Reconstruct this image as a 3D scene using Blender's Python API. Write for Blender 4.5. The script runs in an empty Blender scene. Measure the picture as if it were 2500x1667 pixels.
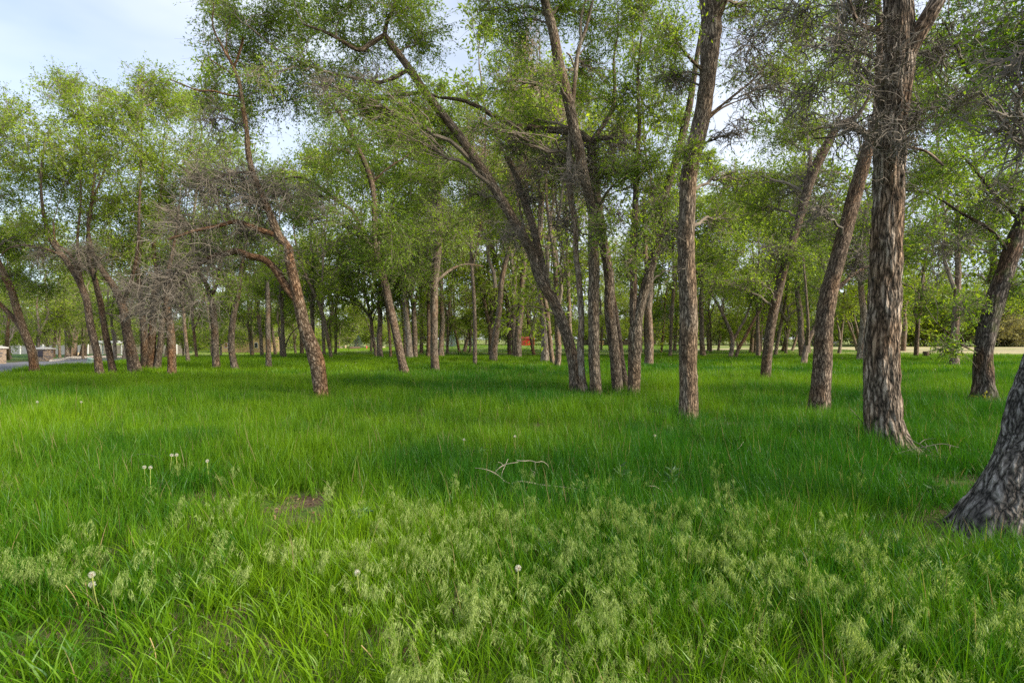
import bpy, math, random
import numpy as np
from mathutils import Vector, Matrix, Euler

# ------------------------------------------------------------------ camera, sky, sun, exposure
sc = bpy.context.scene
COL = sc.collection
F = 20 / 36 * 2500.0          # focal length in photograph pixels
CX, HY, EYE = 1250.0, 827.0, 1.6
cd = bpy.data.cameras.new('camera')
cd.lens = 20; cd.sensor_width = 36; cd.sensor_fit = 'HORIZONTAL'
cd.shift_y = -(833.5 - HY) / 2500
cd.clip_start = 0.05; cd.clip_end = 3000
cam = bpy.data.objects.new('camera', cd); COL.objects.link(cam)
cam.location = (0, 0, EYE); cam.rotation_euler = (math.radians(90), 0, 0)
sc.camera = cam

SUN_ELEV, SUN_ROT = 31, 112           # degrees; low on the right and a little behind the camera, veiled
wd = bpy.data.worlds.new('World'); sc.world = wd; wd.use_nodes = True
nt = wd.node_tree; nt.nodes.clear()
sky = nt.nodes.new('ShaderNodeTexSky'); sky.sky_type = 'NISHITA'; sky.sun_disc = False
sky.sun_elevation = math.radians(SUN_ELEV); sky.sun_rotation = math.radians(SUN_ROT)
sky.altitude = 1400; sky.air_density = 1.0; sky.dust_density = 2.5; sky.ozone_density = 1.0
tc = nt.nodes.new('ShaderNodeTexCoord')
mp = nt.nodes.new('ShaderNodeMapping'); mp.inputs['Scale'].default_value = (1.1, 1.1, 3.2)
nz = nt.nodes.new('ShaderNodeTexNoise'); nz.inputs['Scale'].default_value = 1.3; nz.inputs['Detail'].default_value = 5
rp = nt.nodes.new('ShaderNodeValToRGB')
rp.color_ramp.elements[0].position = 0.30; rp.color_ramp.elements[0].color = (.12, .12, .12, 1)
rp.color_ramp.elements[1].position = 0.66; rp.color_ramp.elements[1].color = (.85, .85, .85, 1)
mx = nt.nodes.new('ShaderNodeMix'); mx.data_type = 'RGBA'
mx.inputs[7].default_value = (4.5, 4.8, 5.3, 1)      # thin bright cirrus veil
bg = nt.nodes.new('ShaderNodeBackground'); bg.inputs[1].default_value = 0.073
wo = nt.nodes.new('ShaderNodeOutputWorld')
L = nt.links.new
L(tc.outputs['Generated'], mp.inputs[0]); L(mp.outputs[0], nz.inputs['Vector']); L(nz.outputs[0], rp.inputs[0])
L(rp.outputs[0], mx.inputs[0]); L(sky.outputs[0], mx.inputs[6]); L(mx.outputs[2], bg.inputs[0]); L(bg.outputs[0], wo.inputs[0])

sl = bpy.data.lights.new('sun', 'SUN'); sl.energy = 2.5; sl.angle = math.radians(20); sl.color = (1.0, .90, .74)
so = bpy.data.objects.new('sun', sl); COL.objects.link(so)
a, e = math.radians(SUN_ROT), math.radians(SUN_ELEV)
sdir = Vector((math.sin(a) * math.cos(e), math.cos(a) * math.cos(e), math.sin(e)))
so.rotation_euler = sdir.to_track_quat('Z', 'Y').to_euler(); so.location = (-30, -40, 60)

vs = sc.view_settings
sc.display_settings.display_device = 'sRGB'
vs.view_transform = 'Standard'; vs.look = 'None'; vs.exposure = 1.82; vs.gamma = 1; vs.use_curve_mapping = False
cy = sc.cycles
cy.max_bounces = 12; cy.diffuse_bounces = 9; cy.transmission_bounces = 9; cy.transparent_max_bounces = 8
cy.caustics_reflective = False; cy.caustics_refractive = False
cy.use_denoising = False
sc.render.film_transparent = False

# ------------------------------------------------------------------ helpers
def S(t):
    t = np.clip(t, 0, 1); return t * t * (3 - 2 * t)

def H(x, y):
    """height of the ground: level meadow that falls away a metre towards the lane on the left"""
    x = np.asarray(x, float); y = np.asarray(y, float)
    return -0.95 * S((y - 26) / 60) * S((-x - 10) / 38) + 0.03 * np.sin(x * .7 + 1) * np.sin(y * .55)

def gd(u, v, off=0.0):
    """distance at which the ground (raised by off) is seen in pixel row v"""
    d = 20.0
    for _ in range(60):
        x = (u - CX) * d / F
        d = .5 * d + .5 * min(900, max(1, (EYE - float(H(x, d)) - off) * F / (v - HY)))
    return d

def P(u, v, d):
    return np.array([(u - CX) * d / F, d, EYE - (v - HY) * d / F])

def G(u, v):
    d = gd(u, v); x = (u - CX) * d / F
    return np.array([x, d, float(H(x, d))])

def hsh(a, b, c):
    n = (a * 73856093) ^ (b * 19349663) ^ (c * 83492791)
    n = (n ^ (n >> 13)) * 1274126177 & 0x7fffffff
    return ((n ^ (n >> 16)) & 0xffff) / 65535.0

def vn(p):
    """value noise, p (...,3) -> 0..1"""
    i = np.floor(p).astype(np.int64); f = p - i; f = f * f * (3 - 2 * f)
    r = 0
    for dx in (0, 1):
        for dy in (0, 1):
            for dz in (0, 1):
                w = (f[..., 0] if dx else 1 - f[..., 0]) * (f[..., 1] if dy else 1 - f[..., 1]) * (f[..., 2] if dz else 1 - f[..., 2])
                r = r + w * hsh(i[..., 0] + dx, i[..., 1] + dy, i[..., 2] + dz)
    return r

def vn2(x, y, s, o=0.0):
    x = np.asarray(x, float); y = np.asarray(y, float)
    return vn(np.stack([x * s + o, y * s + o * 1.7, np.zeros_like(x) + o], -1))

def unit(v):
    return v / np.maximum(np.linalg.norm(v, axis=-1, keepdims=True), 1e-9)

def tag(o, label=None, cat=None, group=None, kind=None):
    if label: o['label'] = label
    if cat: o['category'] = cat
    if group: o['group'] = group
    if kind: o['kind'] = kind
    return o

def empty(name, loc=(0, 0, 0)):
    o = bpy.data.objects.new(name, None); COL.objects.link(o); o.location = loc; o.empty_display_size = .2
    return o

def mesh(name, V, Q, mat=None, attrs=None, smooth=False):
    V = np.asarray(V, np.float32).reshape(-1, 3); Q = np.asarray(Q, np.int32)
    k = Q.shape[1]
    me = bpy.data.meshes.new(name)
    me.vertices.add(len(V)); me.vertices.foreach_set('co', V.ravel())
    me.loops.add(Q.size); me.loops.foreach_set('vertex_index', Q.ravel())
    me.polygons.add(len(Q)); me.polygons.foreach_set('loop_start', np.arange(0, Q.size, k, dtype=np.int32))
    me.polygons.foreach_set('use_smooth', np.full(len(Q), smooth))
    me.update(calc_edges=True)
    for n, a in (attrs or {}).items():
        a = np.asarray(a, np.float32)
        if a.ndim == 2:
            me.attributes.new(n, 'FLOAT_VECTOR', 'POINT').data.foreach_set('vector', a.ravel())
        else:
            me.attributes.new(n, 'FLOAT', 'POINT').data.foreach_set('value', a)
    if mat: me.materials.append(mat)
    return me

def ob(name, me, parent=None, loc=None):
    """link a mesh; with a parent, world-space vertices are kept in place"""
    o = bpy.data.objects.new(name, me); COL.objects.link(o)
    if parent is not None:
        o.parent = parent
        if loc is None:
            o.location = -Vector(wloc(parent))
        else:
            o.location = Vector(loc) - Vector(wloc(parent))
    elif loc is not None:
        o.location = loc
    return o

def wloc(o):
    l = Vector(o.location)
    while o.parent: o = o.parent; l += Vector(o.location)
    return l

class MB:
    """collects quads with a bark coordinate / tint"""
    def __init__(s): s.V = []; s.Q = []; s.B = []; s.T = []; s.n = 0
    def add(s, V, Q, B=None, T=None):
        V = V.reshape(-1, 3)
        s.V.append(V); s.Q.append(Q + s.n); s.n += len(V)
        s.B.append(np.zeros_like(V) if B is None else B.reshape(-1, 3))
        s.T.append(np.full(len(V), .5) if T is None else np.asarray(T, float).ravel())
    def mesh(s, name, mat, smooth=False):
        return mesh(name, np.concatenate(s.V), np.concatenate(s.Q), mat, {'bark': np.concatenate(s.B), 'tint': np.concatenate(s.T)}, smooth)
    def box(s, c, size, rz=0.0, ry=0.0, taper=1.0):
        x, y, z = np.array(size) / 2
        v = np.array([[sx * x * (taper if sz > 0 else 1), sy * y * (taper if sz > 0 else 1), sz * z] for sz in (-1, 1) for sx, sy in ((-1, -1), (1, -1), (1, 1), (-1, 1))], float)
        M = np.array((Matrix.Rotation(rz, 3, 'Z') @ Matrix.Rotation(ry, 3, 'Y')))
        v = v @ M.T + np.array(c)
        q = np.array([[3, 2, 1, 0], [4, 5, 6, 7], [0, 1, 5, 4], [1, 2, 6, 5], [2, 3, 7, 6], [3, 0, 4, 7]])
        s.add(v, q, v)
    def lathe(s, c, prof, n=12):
        prof = np.array(prof, float); k = len(prof)
        th = np.arange(n) * 2 * np.pi / n
        v = np.stack([prof[:, 0:1] * np.cos(th), prof[:, 0:1] * np.sin(th), np.repeat(prof[:, 1:2], n, 1)], -1) + np.array(c)
        i = np.arange(k - 1)[:, None] * n + np.arange(n); j = np.arange(k - 1)[:, None] * n + (np.arange(n) + 1) % n
        q = np.stack([i, j, j + n, i + n], -1).reshape(-1, 4)
        s.add(v, q, v.reshape(-1, 3))

def frames(Pt):
    T = unit(np.gradient(Pt, axis=1))
    m = unit(T.mean(1)); ref = np.where(np.abs(m[:, 2:3]) < .8, np.array([[0, 0, 1.]]), np.array([[1., 0, 0]]))
    N = unit(np.cross(T, ref[:, None, :])); Bn = np.cross(T, N)
    return T, N, Bn

def tubes(mb, Pt, R, sides=4, rng=None, tint=None):
    """Pt (n,k,3), R (n,k): many tubes at once"""
    n, k, _ = Pt.shape
    T, N, Bn = frames(Pt)
    th = np.arange(sides) * 2 * np.pi / sides
    c, s = np.cos(th), np.sin(th)
    V = Pt[:, :, None, :] + R[:, :, None, None] * (c[None, None, :, None] * N[:, :, None, :] + s[None, None, :, None] * Bn[:, :, None, :])
    sl_ = np.concatenate([np.zeros((n, 1)), np.cumsum(np.linalg.norm(np.diff(Pt, axis=1), axis=2), 1)], 1)
    r0 = R[:, :1]
    off = (rng.random((n, 1)) if rng is not None else np.zeros((n, 1))) * 40
    B = np.stack([np.broadcast_to((r0 * 1)[:, :, None] * c, (n, k, sides)), np.broadcast_to(r0[:, :, None] * s, (n, k, sides)),
                  np.broadcast_to((sl_ + off)[:, :, None], (n, k, sides))], -1)
    base = (np.arange(n) * k * sides)[:, None, None]
    i = np.arange(k - 1)[None, :, None] * sides + np.arange(sides)[None, None, :]
    j = np.arange(k - 1)[None, :, None] * sides + (np.arange(sides)[None, None, :] + 1) % sides
    Q = np.stack([base + i, base + j, base + j + sides, base + i + sides], -1).reshape(-1, 4)
    mb.add(V, Q, B, None if tint is None else np.broadcast_to(np.asarray(tint)[:, None, None], (n, k, sides)))

def resample(pts, rad, ds):
    pts = np.asarray(pts, float); rad = np.asarray(rad, float)
    s = np.concatenate([[0], np.cumsum(np.linalg.norm(np.diff(pts, axis=0), axis=1))])
    m = np.gradient(pts, s, axis=0)
    n = max(4, int(s[-1] / ds)); q = np.linspace(0, s[-1], n + 1)
    i = np.clip(np.searchsorted(s, q, 'right') - 1, 0, len(s) - 2)
    h = (s[i + 1] - s[i]); t = ((q - s[i]) / h)[:, None]; h = h[:, None]
    p = ((2 * t**3 - 3 * t**2 + 1) * pts[i] + (t**3 - 2 * t**2 + t) * h * m[i] + (-2 * t**3 + 3 * t**2) * pts[i + 1] + (t**3 - t**2) * h * m[i + 1])
    return p, np.interp(q, s, rad), q

def stem(mb, pts, rad, sides, ds, seed, furrow=0.0, flare=0.0, lump=.05, z0=0.0, roots=0.0):
    """one trunk or limb with bark relief; returns its centre line for branches to leave from"""
    p, r, s = resample(pts, rad, ds)
    k = len(p)
    wob = np.stack([vn(np.stack([s * .9 + seed, np.full(k, j * 7.3), np.full(k, seed * 3.1)], -1)) for j in range(3)], -1) - .5
    p = p + wob * np.minimum(r, .12)[:, None] * .55
    T = unit(np.gradient(p, axis=0))
    N = np.zeros_like(p); n0 = np.cross(T[0], [0.0, 1, 0]); N[0] = n0 / np.linalg.norm(n0)
    for a_ in range(1, k):
        v = N[a_ - 1] - T[a_] * np.dot(N[a_ - 1], T[a_]); N[a_] = v / np.linalg.norm(v)
    Bn = np.cross(T, N)
    th = np.arange(sides) * 2 * np.pi / sides
    c, sn = np.cos(th)[None], np.sin(th)[None]
    r0 = max(float(np.median(rad)), .02)
    co = np.stack([np.broadcast_to(c * r0, (k, sides)), np.broadcast_to(sn * r0, (k, sides)), np.broadcast_to(s[:, None], (k, sides))], -1)
    off = np.array([seed * 1.7, seed * .9, seed * 2.3])
    rr = r[:, None] * (1 + lump * 2 * (vn(co * np.array([5, 5, 1.6]) + off) - .5))
    if furrow:
        w = vn(co * np.array([9, 9, 4]) + off + 9)
        q1 = np.abs(vn((co + .05 * w[..., None]) * np.array([17, 17, 2.6]) + off) - .5) * 2
        q2 = np.abs(vn((co + .03 * w[..., None]) * np.array([34, 34, 6]) + off + 5) - .5) * 2
        rr = rr + furrow * (np.clip(q1 * 1.6, 0, 1) - .6) + furrow * .5 * (np.clip(q2 * 1.6, 0, 1) - .6)
    hgt = np.maximum(p[:, 2] - z0, 0)[:, None]
    if flare or roots:
        rr = rr * (1 + flare * np.exp(-hgt / .22) * (1 + .55 * np.cos(3 * th[None] + seed) + .35 * np.cos(5 * th[None] + seed * 2)))
        rr = rr * (1 + roots * np.exp(-hgt / .16) * np.clip(np.cos(4 * th[None] + seed * 1.3), 0, 1))
    V = p[:, None] + rr[..., None] * (c[..., None] * N[:, None] + sn[..., None] * Bn[:, None])
    i = np.arange(k - 1)[:, None] * sides + np.arange(sides); j = np.arange(k - 1)[:, None] * sides + (np.arange(sides) + 1) % sides
    mb.add(V, np.stack([i, j, j + sides, i + sides], -1).reshape(-1, 4), co + off)
    return p, r, T

# ------------------------------------------------------------------ materials
def nmat(name):
    m = bpy.data.materials.new(name); m.use_nodes = True
    t = m.node_tree; t.nodes.clear()
    return m, t, t.nodes.new, t.links.new

def ramp(t, stops, inp=None):
    r = t.nodes.new('ShaderNodeValToRGB')
    e = r.color_ramp.elements
    while len(e) < len(stops): e.new(.5)
    for x, (p, c) in zip(e, stops): x.position = p; x.color = (*c, 1)
    if inp is not None: t.links.new(inp, r.inputs[0])
    return r

def attr(t, name, kind='GEOMETRY'):
    n = t.nodes.new('ShaderNodeAttribute'); n.attribute_name = name; n.attribute_type = kind; return n

def math_(t, op, a_, b_=0.0, c_=0.0, clamp=False):
    n = t.nodes.new('ShaderNodeMath'); n.operation = op; n.use_clamp = clamp
    for i_, v in enumerate((a_, b_, c_)):
        if hasattr(v, 'is_output'): t.links.new(v, n.inputs[i_])
        else: n.inputs[i_].default_value = v
    return n.outputs[0]

def mixc(t, f, a_, b_, mode='MIX'):
    n = t.nodes.new('ShaderNodeMix'); n.data_type = 'RGBA'; n.blend_type = mode
    for i_, v in ((0, f), (6, a_), (7, b_)):
        if hasattr(v, 'is_output'): t.links.new(v, n.inputs[i_])
        elif i_ == 0: n.inputs[0].default_value = v
        else: n.inputs[i_].default_value = (*v, 1)
    return n.outputs[2]

def bark(name, furrow, mid, ridge, warm, warm_amt, scale=1.0, bump=.9, moss=0.0, long=1.0):
    m, t, N, Lk = nmat(name)
    A = attr(t, 'bark').outputs['Vector']
    def mapped(s):
        n = N('ShaderNodeMapping'); n.inputs['Scale'].default_value = s; Lk(A, n.inputs[0]); return n.outputs[0]
    wn = N('ShaderNodeTexNoise'); wn.inputs['Scale'].default_value = 9 * scale; wn.inputs['Detail'].default_value = 3
    Lk(mapped((1, 1, .45)), wn.inputs['Vector'])
    dist = N('ShaderNodeVectorMath'); dist.operation = 'MULTIPLY_ADD'
    Lk(wn.outputs['Color'], dist.inputs[0]); dist.inputs[1].default_value = (.085, .085, .16); Lk(A, dist.inputs[2])
    ms = N('ShaderNodeMapping'); ms.inputs['Scale'].default_value = (22 * scale, 22 * scale, 3.3 * scale * long); Lk(dist.outputs[0], ms.inputs[0])
    vo = N('ShaderNodeTexVoronoi'); vo.feature = 'DISTANCE_TO_EDGE'; vo.inputs['Scale'].default_value = 1; Lk(ms.outputs[0], vo.inputs['Vector'])
    ms2 = N('ShaderNodeMapping'); ms2.inputs['Scale'].default_value = (46 * scale, 46 * scale, 10 * scale * long); Lk(dist.outputs[0], ms2.inputs[0])
    vo2 = N('ShaderNodeTexVoronoi'); vo2.feature = 'DISTANCE_TO_EDGE'; vo2.inputs['Scale'].default_value = 1; Lk(ms2.outputs[0], vo2.inputs['Vector'])
    h1 = math_(t, 'MULTIPLY', vo.outputs[0], 2.6, clamp=True); h2 = math_(t, 'MULTIPLY', vo2.outputs[0], 2.6, clamp=True)
    fn = N('ShaderNodeTexNoise'); fn.inputs['Scale'].default_value = 70 * scale; fn.inputs['Detail'].default_value = 6; Lk(mapped((1, 1, .35)), fn.inputs['Vector'])
    hh = math_(t, 'ADD', math_(t, 'MULTIPLY', h1, .55), math_(t, 'MULTIPLY', h2, .27))
    hh = math_(t, 'ADD', hh, math_(t, 'MULTIPLY', fn.outputs[0], .35))
    col = ramp(t, [(.20, furrow), (.45, mid), (.82, ridge)], hh).outputs[0]
    ln = N('ShaderNodeTexNoise'); ln.inputs['Scale'].default_value = 2.2; ln.inputs['Detail'].default_value = 4; Lk(mapped((1.6, 1.6, .55)), ln.inputs['Vector'])
    wf = ramp(t, [(.47, (0, 0, 0)), (.62, (1, 1, 1))], ln.outputs[0]).outputs[0]
    wm = math_(t, 'MULTIPLY', wf, warm_amt)
    col = mixc(t, wm, col, mixc(t, 1.0, col, warm, 'MULTIPLY'))
    pn = N('ShaderNodeTexNoise'); pn.inputs['Scale'].default_value = 5.5; pn.inputs['Detail'].default_value = 5; Lk(mapped((1, 1, .5)), pn.inputs['Vector'])
    col = mixc(t, 1.0, col, ramp(t, [(.3, (.72, .72, .72)), (.7, (1.25, 1.25, 1.25))], pn.outputs[0]).outputs[0], 'MULTIPLY')
    if moss:
        mf = ramp(t, [(.56, (0, 0, 0)), (.66, (1, 1, 1))], pn.outputs[0]).outputs[0]
        col = mixc(t, math_(t, 'MULTIPLY', mf, moss), col, (.055, .075, .02))
    b = N('ShaderNodeBump'); b.inputs['Strength'].default_value = bump; b.inputs['Distance'].default_value = .028; Lk(hh, b.inputs['Height'])
    p = N('ShaderNodeBsdfPrincipled'); p.inputs['Roughness'].default_value = .93; p.inputs['Specular IOR Level'].default_value = .18
    Lk(col, p.inputs['Base Color']); Lk(b.outputs[0], p.inputs['Normal'])
    o = N('ShaderNodeOutputMaterial'); Lk(p.outputs[0], o.inputs[0])
    return m

BARK = {
    'furrowed': bark('bark_furrowed', (.018, .014, .010), (.13, .10, .074), (.40, .335, .27), (.95, .72, .52), .7, scale=.85, bump=1.2, long=1.0),
    'gnarled': bark('bark_gnarled', (.016, .015, .014), (.12, .108, .096), (.36, .335, .31), (.9, .8, .7), .4, scale=.95, bump=1.5, long=2.1),
    'grey': bark('bark_grey', (.022, .017, .012), (.138, .106, .077), (.37, .30, .228), (.95, .76, .58), .6, scale=1.25),
    'brown': bark('bark_brown', (.017, .012, .009), (.115, .083, .060), (.30, .235, .175), (.97, .74, .54), .65, scale=1.35),
    'orange': bark('bark_orange', (.022, .013, .008), (.145, .098, .060), (.36, .275, .195), (1.0, .64, .38), .65, scale=1.45),
    'pale': bark('bark_pale', (.05, .04, .03), (.26, .21, .165), (.46, .40, .33), (.9, .62, .4), .6),
    'dark': bark('bark_dark', (.014, .012, .010), (.075, .06, .048), (.22, .19, .16), (1.0, .66, .42), .8, moss=.5),
    'mid': bark('bark_mid', (.034, .026, .019), (.17, .132, .10), (.34, .275, .21), (.95, .72, .54), .6, scale=1.0, bump=.7),
}

def simple(name, col, rough=.8, var=.25, scale=6.0, bump=0.0, spec=.3):
    m, t, N, Lk = nmat(name)
    co = N('ShaderNodeTexCoord')
    n = N('ShaderNodeTexNoise'); n.inputs['Scale'].default_value = scale; n.inputs['Detail'].default_value = 6; Lk(co.outputs['Object'], n.inputs['Vector'])
    c = mixc(t, 1.0, col, ramp(t, [(.25, (1 - var,) * 3), (.75, (1 + var,) * 3)], n.outputs[0]).outputs[0], 'MULTIPLY')
    p = N('ShaderNodeBsdfPrincipled'); p.inputs['Roughness'].default_value = rough; p.inputs['Specular IOR Level'].default_value = spec
    Lk(c, p.inputs['Base Color'])
    if bump:
        b = N('ShaderNodeBump'); b.inputs['Strength'].default_value = bump; b.inputs['Distance'].default_value = .02; Lk(n.outputs[0], b.inputs['Height']); Lk(b.outputs[0], p.inputs['Normal'])
    o = N('ShaderNodeOutputMaterial'); Lk(p.outputs[0], o.inputs[0])
    return m

M = {
    'twig': simple('dead_twig_wood', (.150, .130, .105), .95, .45, 3),
    'twig_sunlit': simple('sunlit_bare_twig', (.36, .265, .19), .95, .3, 3),  # pinkish low sunlight put into the twig colour
    'branch': simple('branch_bark', (.19, .155, .12), .95, .4, 4, .5),
    'wood_pale': simple('weathered_wood', (.34, .29, .22), .9, .3, 9, .4),
    'wood_cut': simple('split_orange_wood', (.30, .14, .055), .9, .45, 5, .7),
    'white': simple('white_vinyl', (.74, .75, .74), .5, .06, 3),
    'vinyl_grey': simple('grey_vinyl', (.30, .30, .31), .6, .06, 3),
    'vinyl_taupe': simple('taupe_vinyl', (.26, .225, .19), .6, .06, 3),
    'asphalt': simple('asphalt', (.15, .15, .17), .9, .2, 40, .2),
    'stone_a': simple('tan_stone', (.33, .25, .19), .9, .4, 14, .5),
    'stone_b': simple('grey_stone', (.16, .14, .14), .9, .3, 14, .5),
    'cap': simple('concrete_cap', (.46, .44, .42), .85, .12, 10),
    'boulder': simple('sandstone', (.48, .38, .25), .9, .3, 5, .5),
    'gravel': simple('gravel_stone', (.42, .38, .34), .95, .35, 60),
    'mint': simple('pale_green_plastic', (.32, .44, .38), .5, .08, 5),
    'dark_seat': simple('dark_painted_timber', (.045, .022, .02), .6, .3, 9),
    'stucco': simple('tan_stucco', (.46, .33, .17), .9, .12, 4),
    'roof': simple('brown_shingle', (.11, .08, .065), .9, .3, 12),
    'red_trim': simple('red_shutter_paint', (.27, .085, .065), .6, .12, 9),
    'red': simple('dark_red_paint', (.46, .014, .010), .55, .18, 3),
    'hydrant': simple('hydrant_red', (.52, .03, .04), .4, .1, 9),
    'wagon': simple('wagon_red_brown', (.12, .045, .04), .8, .35, 9),
    'navy': simple('navy_paint', (.03, .045, .07), .5, .1, 6),
    'tan_wood': simple('tan_timber', (.36, .23, .08), .8, .2, 9),
    'dark_brown': simple('shade_and_timber_brown', (.035, .024, .019), .9, .3, 9),  # dark brown for the tree-shade boards, also sign post and door handle
    'glass': simple('dark_window_glass', (.03, .035, .04), .1, .05, 3, 0, .6),
    'deer_coat': simple('deer_coat', (.27, .23, .20), .9, .2, 9),
    'log': simple('weathered_log', (.20, .135, .09), .95, .35, 9, .5),
}

def leafmat(name, lo, hi, trans=.42, alt=None):
    """leaf colour: a tone per tree (object property), raised to show sunlight on far crowns, and each leaf's tint"""
    m, t, N, Lk = nmat(name)
    tone = attr(t, 'tone', 'OBJECT').outputs['Fac']; tint = attr(t, 'tint').outputs['Fac']
    f = math_(t, 'ADD', math_(t, 'MULTIPLY', tone, .75), math_(t, 'MULTIPLY_ADD', tint, .5, -.12), clamp=True)
    c = mixc(t, f, lo, hi)
    v = math_(t, 'MULTIPLY_ADD', tint, .8, .6)
    vv = N('ShaderNodeCombineColor'); [Lk(v, vv.inputs[i_]) for i_ in range(3)]
    c = mixc(t, 1.0, c, vv.outputs[0], 'MULTIPLY')
    d = N('ShaderNodeBsdfDiffuse'); Lk(c, d.inputs[0])
    tr = N('ShaderNodeBsdfTranslucent'); Lk(mixc(t, 1.0, c, (1.25, 1.15, .6), 'MULTIPLY'), tr.inputs[0])
    g = N('ShaderNodeBsdfGlossy'); g.inputs['Roughness'].default_value = .42; g.inputs[0].default_value = (.8, .85, .9, 1)
    m1 = N('ShaderNodeMixShader'); m1.inputs[0].default_value = trans; Lk(d.outputs[0], m1.inputs[1]); Lk(tr.outputs[0], m1.inputs[2])
    m2 = N('ShaderNodeMixShader'); m2.inputs[0].default_value = .02; Lk(m1.outputs[0], m2.inputs[1]); Lk(g.outputs[0], m2.inputs[2])
    o = N('ShaderNodeOutputMaterial'); Lk(m2.outputs[0], o.inputs[0])
    return m

LEAF = leafmat('leaf', (.082, .205, .016), (.335, .440, .026), .57)
SPRUCE = leafmat('spruce_needles', (.030, .060, .050), (.12, .19, .20), .1)
BUSHLEAF = leafmat('thicket_leaf', (.12, .13, .05), (.36, .34, .13), .4)

def grassmat(name, lo, hi, root, trans=.35):
    """blade colour: tint from the tuft it stands in, paler towards the root"""
    m, t, N, Lk = nmat(name)
    ti = attr(t, 'gtint', 'INSTANCER').outputs['Fac']; b = attr(t, 'tint').outputs['Fac']; h = attr(t, 'bark').outputs['Vector']
    sp = N('ShaderNodeSeparateXYZ'); Lk(h, sp.inputs[0])
    f = math_(t, 'ADD', ti, math_(t, 'MULTIPLY_ADD', b, .4, -.2), clamp=True)
    c = mixc(t, f, lo, hi)
    rf = ramp(t, [(0, (1, 1, 1)), (.28, (0, 0, 0))], sp.outputs[2]).outputs[0]
    c = mixc(t, math_(t, 'MULTIPLY', rf, .55), c, root)
    dr = ramp(t, [(.955, (0, 0, 0)), (.965, (1, 1, 1))], b).outputs[0]
    c = mixc(t, dr, c, (.30, .235, .11))
    d = N('ShaderNodeBsdfDiffuse'); Lk(c, d.inputs[0])
    tr = N('ShaderNodeBsdfTranslucent'); Lk(mixc(t, 1.0, c, (1.15, 1.15, .7), 'MULTIPLY'), tr.inputs[0])
    g = N('ShaderNodeBsdfGlossy'); g.inputs['Roughness'].default_value = .38; g.inputs[0].default_value = (.8, .9, 1, 1)
    m1 = N('ShaderNodeMixShader'); m1.inputs[0].default_value = trans; Lk(d.outputs[0], m1.inputs[1]); Lk(tr.outputs[0], m1.inputs[2])
    m2 = N('ShaderNodeMixShader'); m2.inputs[0].default_value = .012; Lk(m1.outputs[0], m2.inputs[1]); Lk(g.outputs[0], m2.inputs[2])
    o = N('ShaderNodeOutputMaterial'); Lk(m2.outputs[0], o.inputs[0])
    return m

GRASS = grassmat('grass_blade', (.026, .120, .006), (.190, .330, .008), (.11, .15, .02), .42)
SEED = grassmat('seed_head', (.25, .37, .08), (.54, .60, .22), (.28, .37, .11), .5)
# ------------------------------------------------------------------ ground
def soilmat():
    m, t, N, Lk = nmat('meadow_soil')
    g = N('ShaderNodeNewGeometry'); pos = g.outputs['Position']
    sp = N('ShaderNodeSeparateXYZ'); Lk(pos, sp.inputs[0])
    def noise(s, d=5):
        n = N('ShaderNodeTexNoise'); n.inputs['Scale'].default_value = s; n.inputs['Detail'].default_value = d; Lk(pos, n.inputs['Vector']); return n.outputs[0]
    soil = ramp(t, [(.3, (.045, .030, .020)), (.5, (.10, .068, .046)), (.7, (.18, .13, .085))], noise(38, 8)).outputs[0]
    low = ramp(t, [(.35, (.050, .085, .018)), (.65, (.085, .14, .025))], noise(9, 6)).outputs[0]
    near = mixc(t, ramp(t, [(.42, (0, 0, 0)), (.60, (1, 1, 1))], noise(2.3)).outputs[0], soil, low)
    mead = ramp(t, [(.3, (.13, .18, .045)), (.5, (.20, .235, .075)), (.72, (.28, .26, .12))], noise(.16, 7)).outputs[0]
    mead = mixc(t, 1.0, mead, ramp(t, [(.3, (.75, .75, .75)), (.7, (1.2, 1.2, 1.2))], noise(3, 6)).outputs[0], 'MULTIPLY')
    d = math_(t, 'ADD', sp.outputs[1], math_(t, 'MULTIPLY_ADD', noise(.12), 16, -8))
    f = N('ShaderNodeMapRange'); f.inputs[1].default_value = 44; f.inputs[2].default_value = 60; Lk(d, f.inputs[0])
    c = mixc(t, f.outputs[0], near, mead)
    p = N('ShaderNodeBsdfPrincipled'); p.inputs['Roughness'].default_value = .95; p.inputs['Specular IOR Level'].default_value = .1
    b = N('ShaderNodeBump'); b.inputs['Strength'].default_value = .8; b.inputs['Distance'].default_value = .03; Lk(noise(30, 8), b.inputs['Height']); Lk(b.outputs[0], p.inputs['Normal'])
    Lk(c, p.inputs['Base Color'])
    o = N('ShaderNodeOutputMaterial'); Lk(p.outputs[0], o.inputs[0])
    return m

def sheet(name, xs, ys, mat, lift=0.0):
    X, Y = np.meshgrid(xs, ys); V = np.stack([X, Y, H(X, Y) + lift], -1)
    i = np.arange(len(ys) - 1)[:, None] * len(xs) + np.arange(len(xs) - 1)
    me = mesh(name, V, np.stack([i, i + 1, i + 1 + len(xs), i + len(xs)], -1).reshape(-1, 4), mat, None, True)
    return tag(ob(name, me), kind='structure')

ax = np.concatenate([[-1500, -900, -500, -300, -200], np.arange(-150, 151, 1.5), [200, 300, 500, 900, 1500]])
ay = np.concatenate([[-300, -100, -40], np.arange(-12, 161, 1.5), [200, 300, 500, 900, 1800]])
sheet('ground', ax, ay, soilmat())

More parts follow.
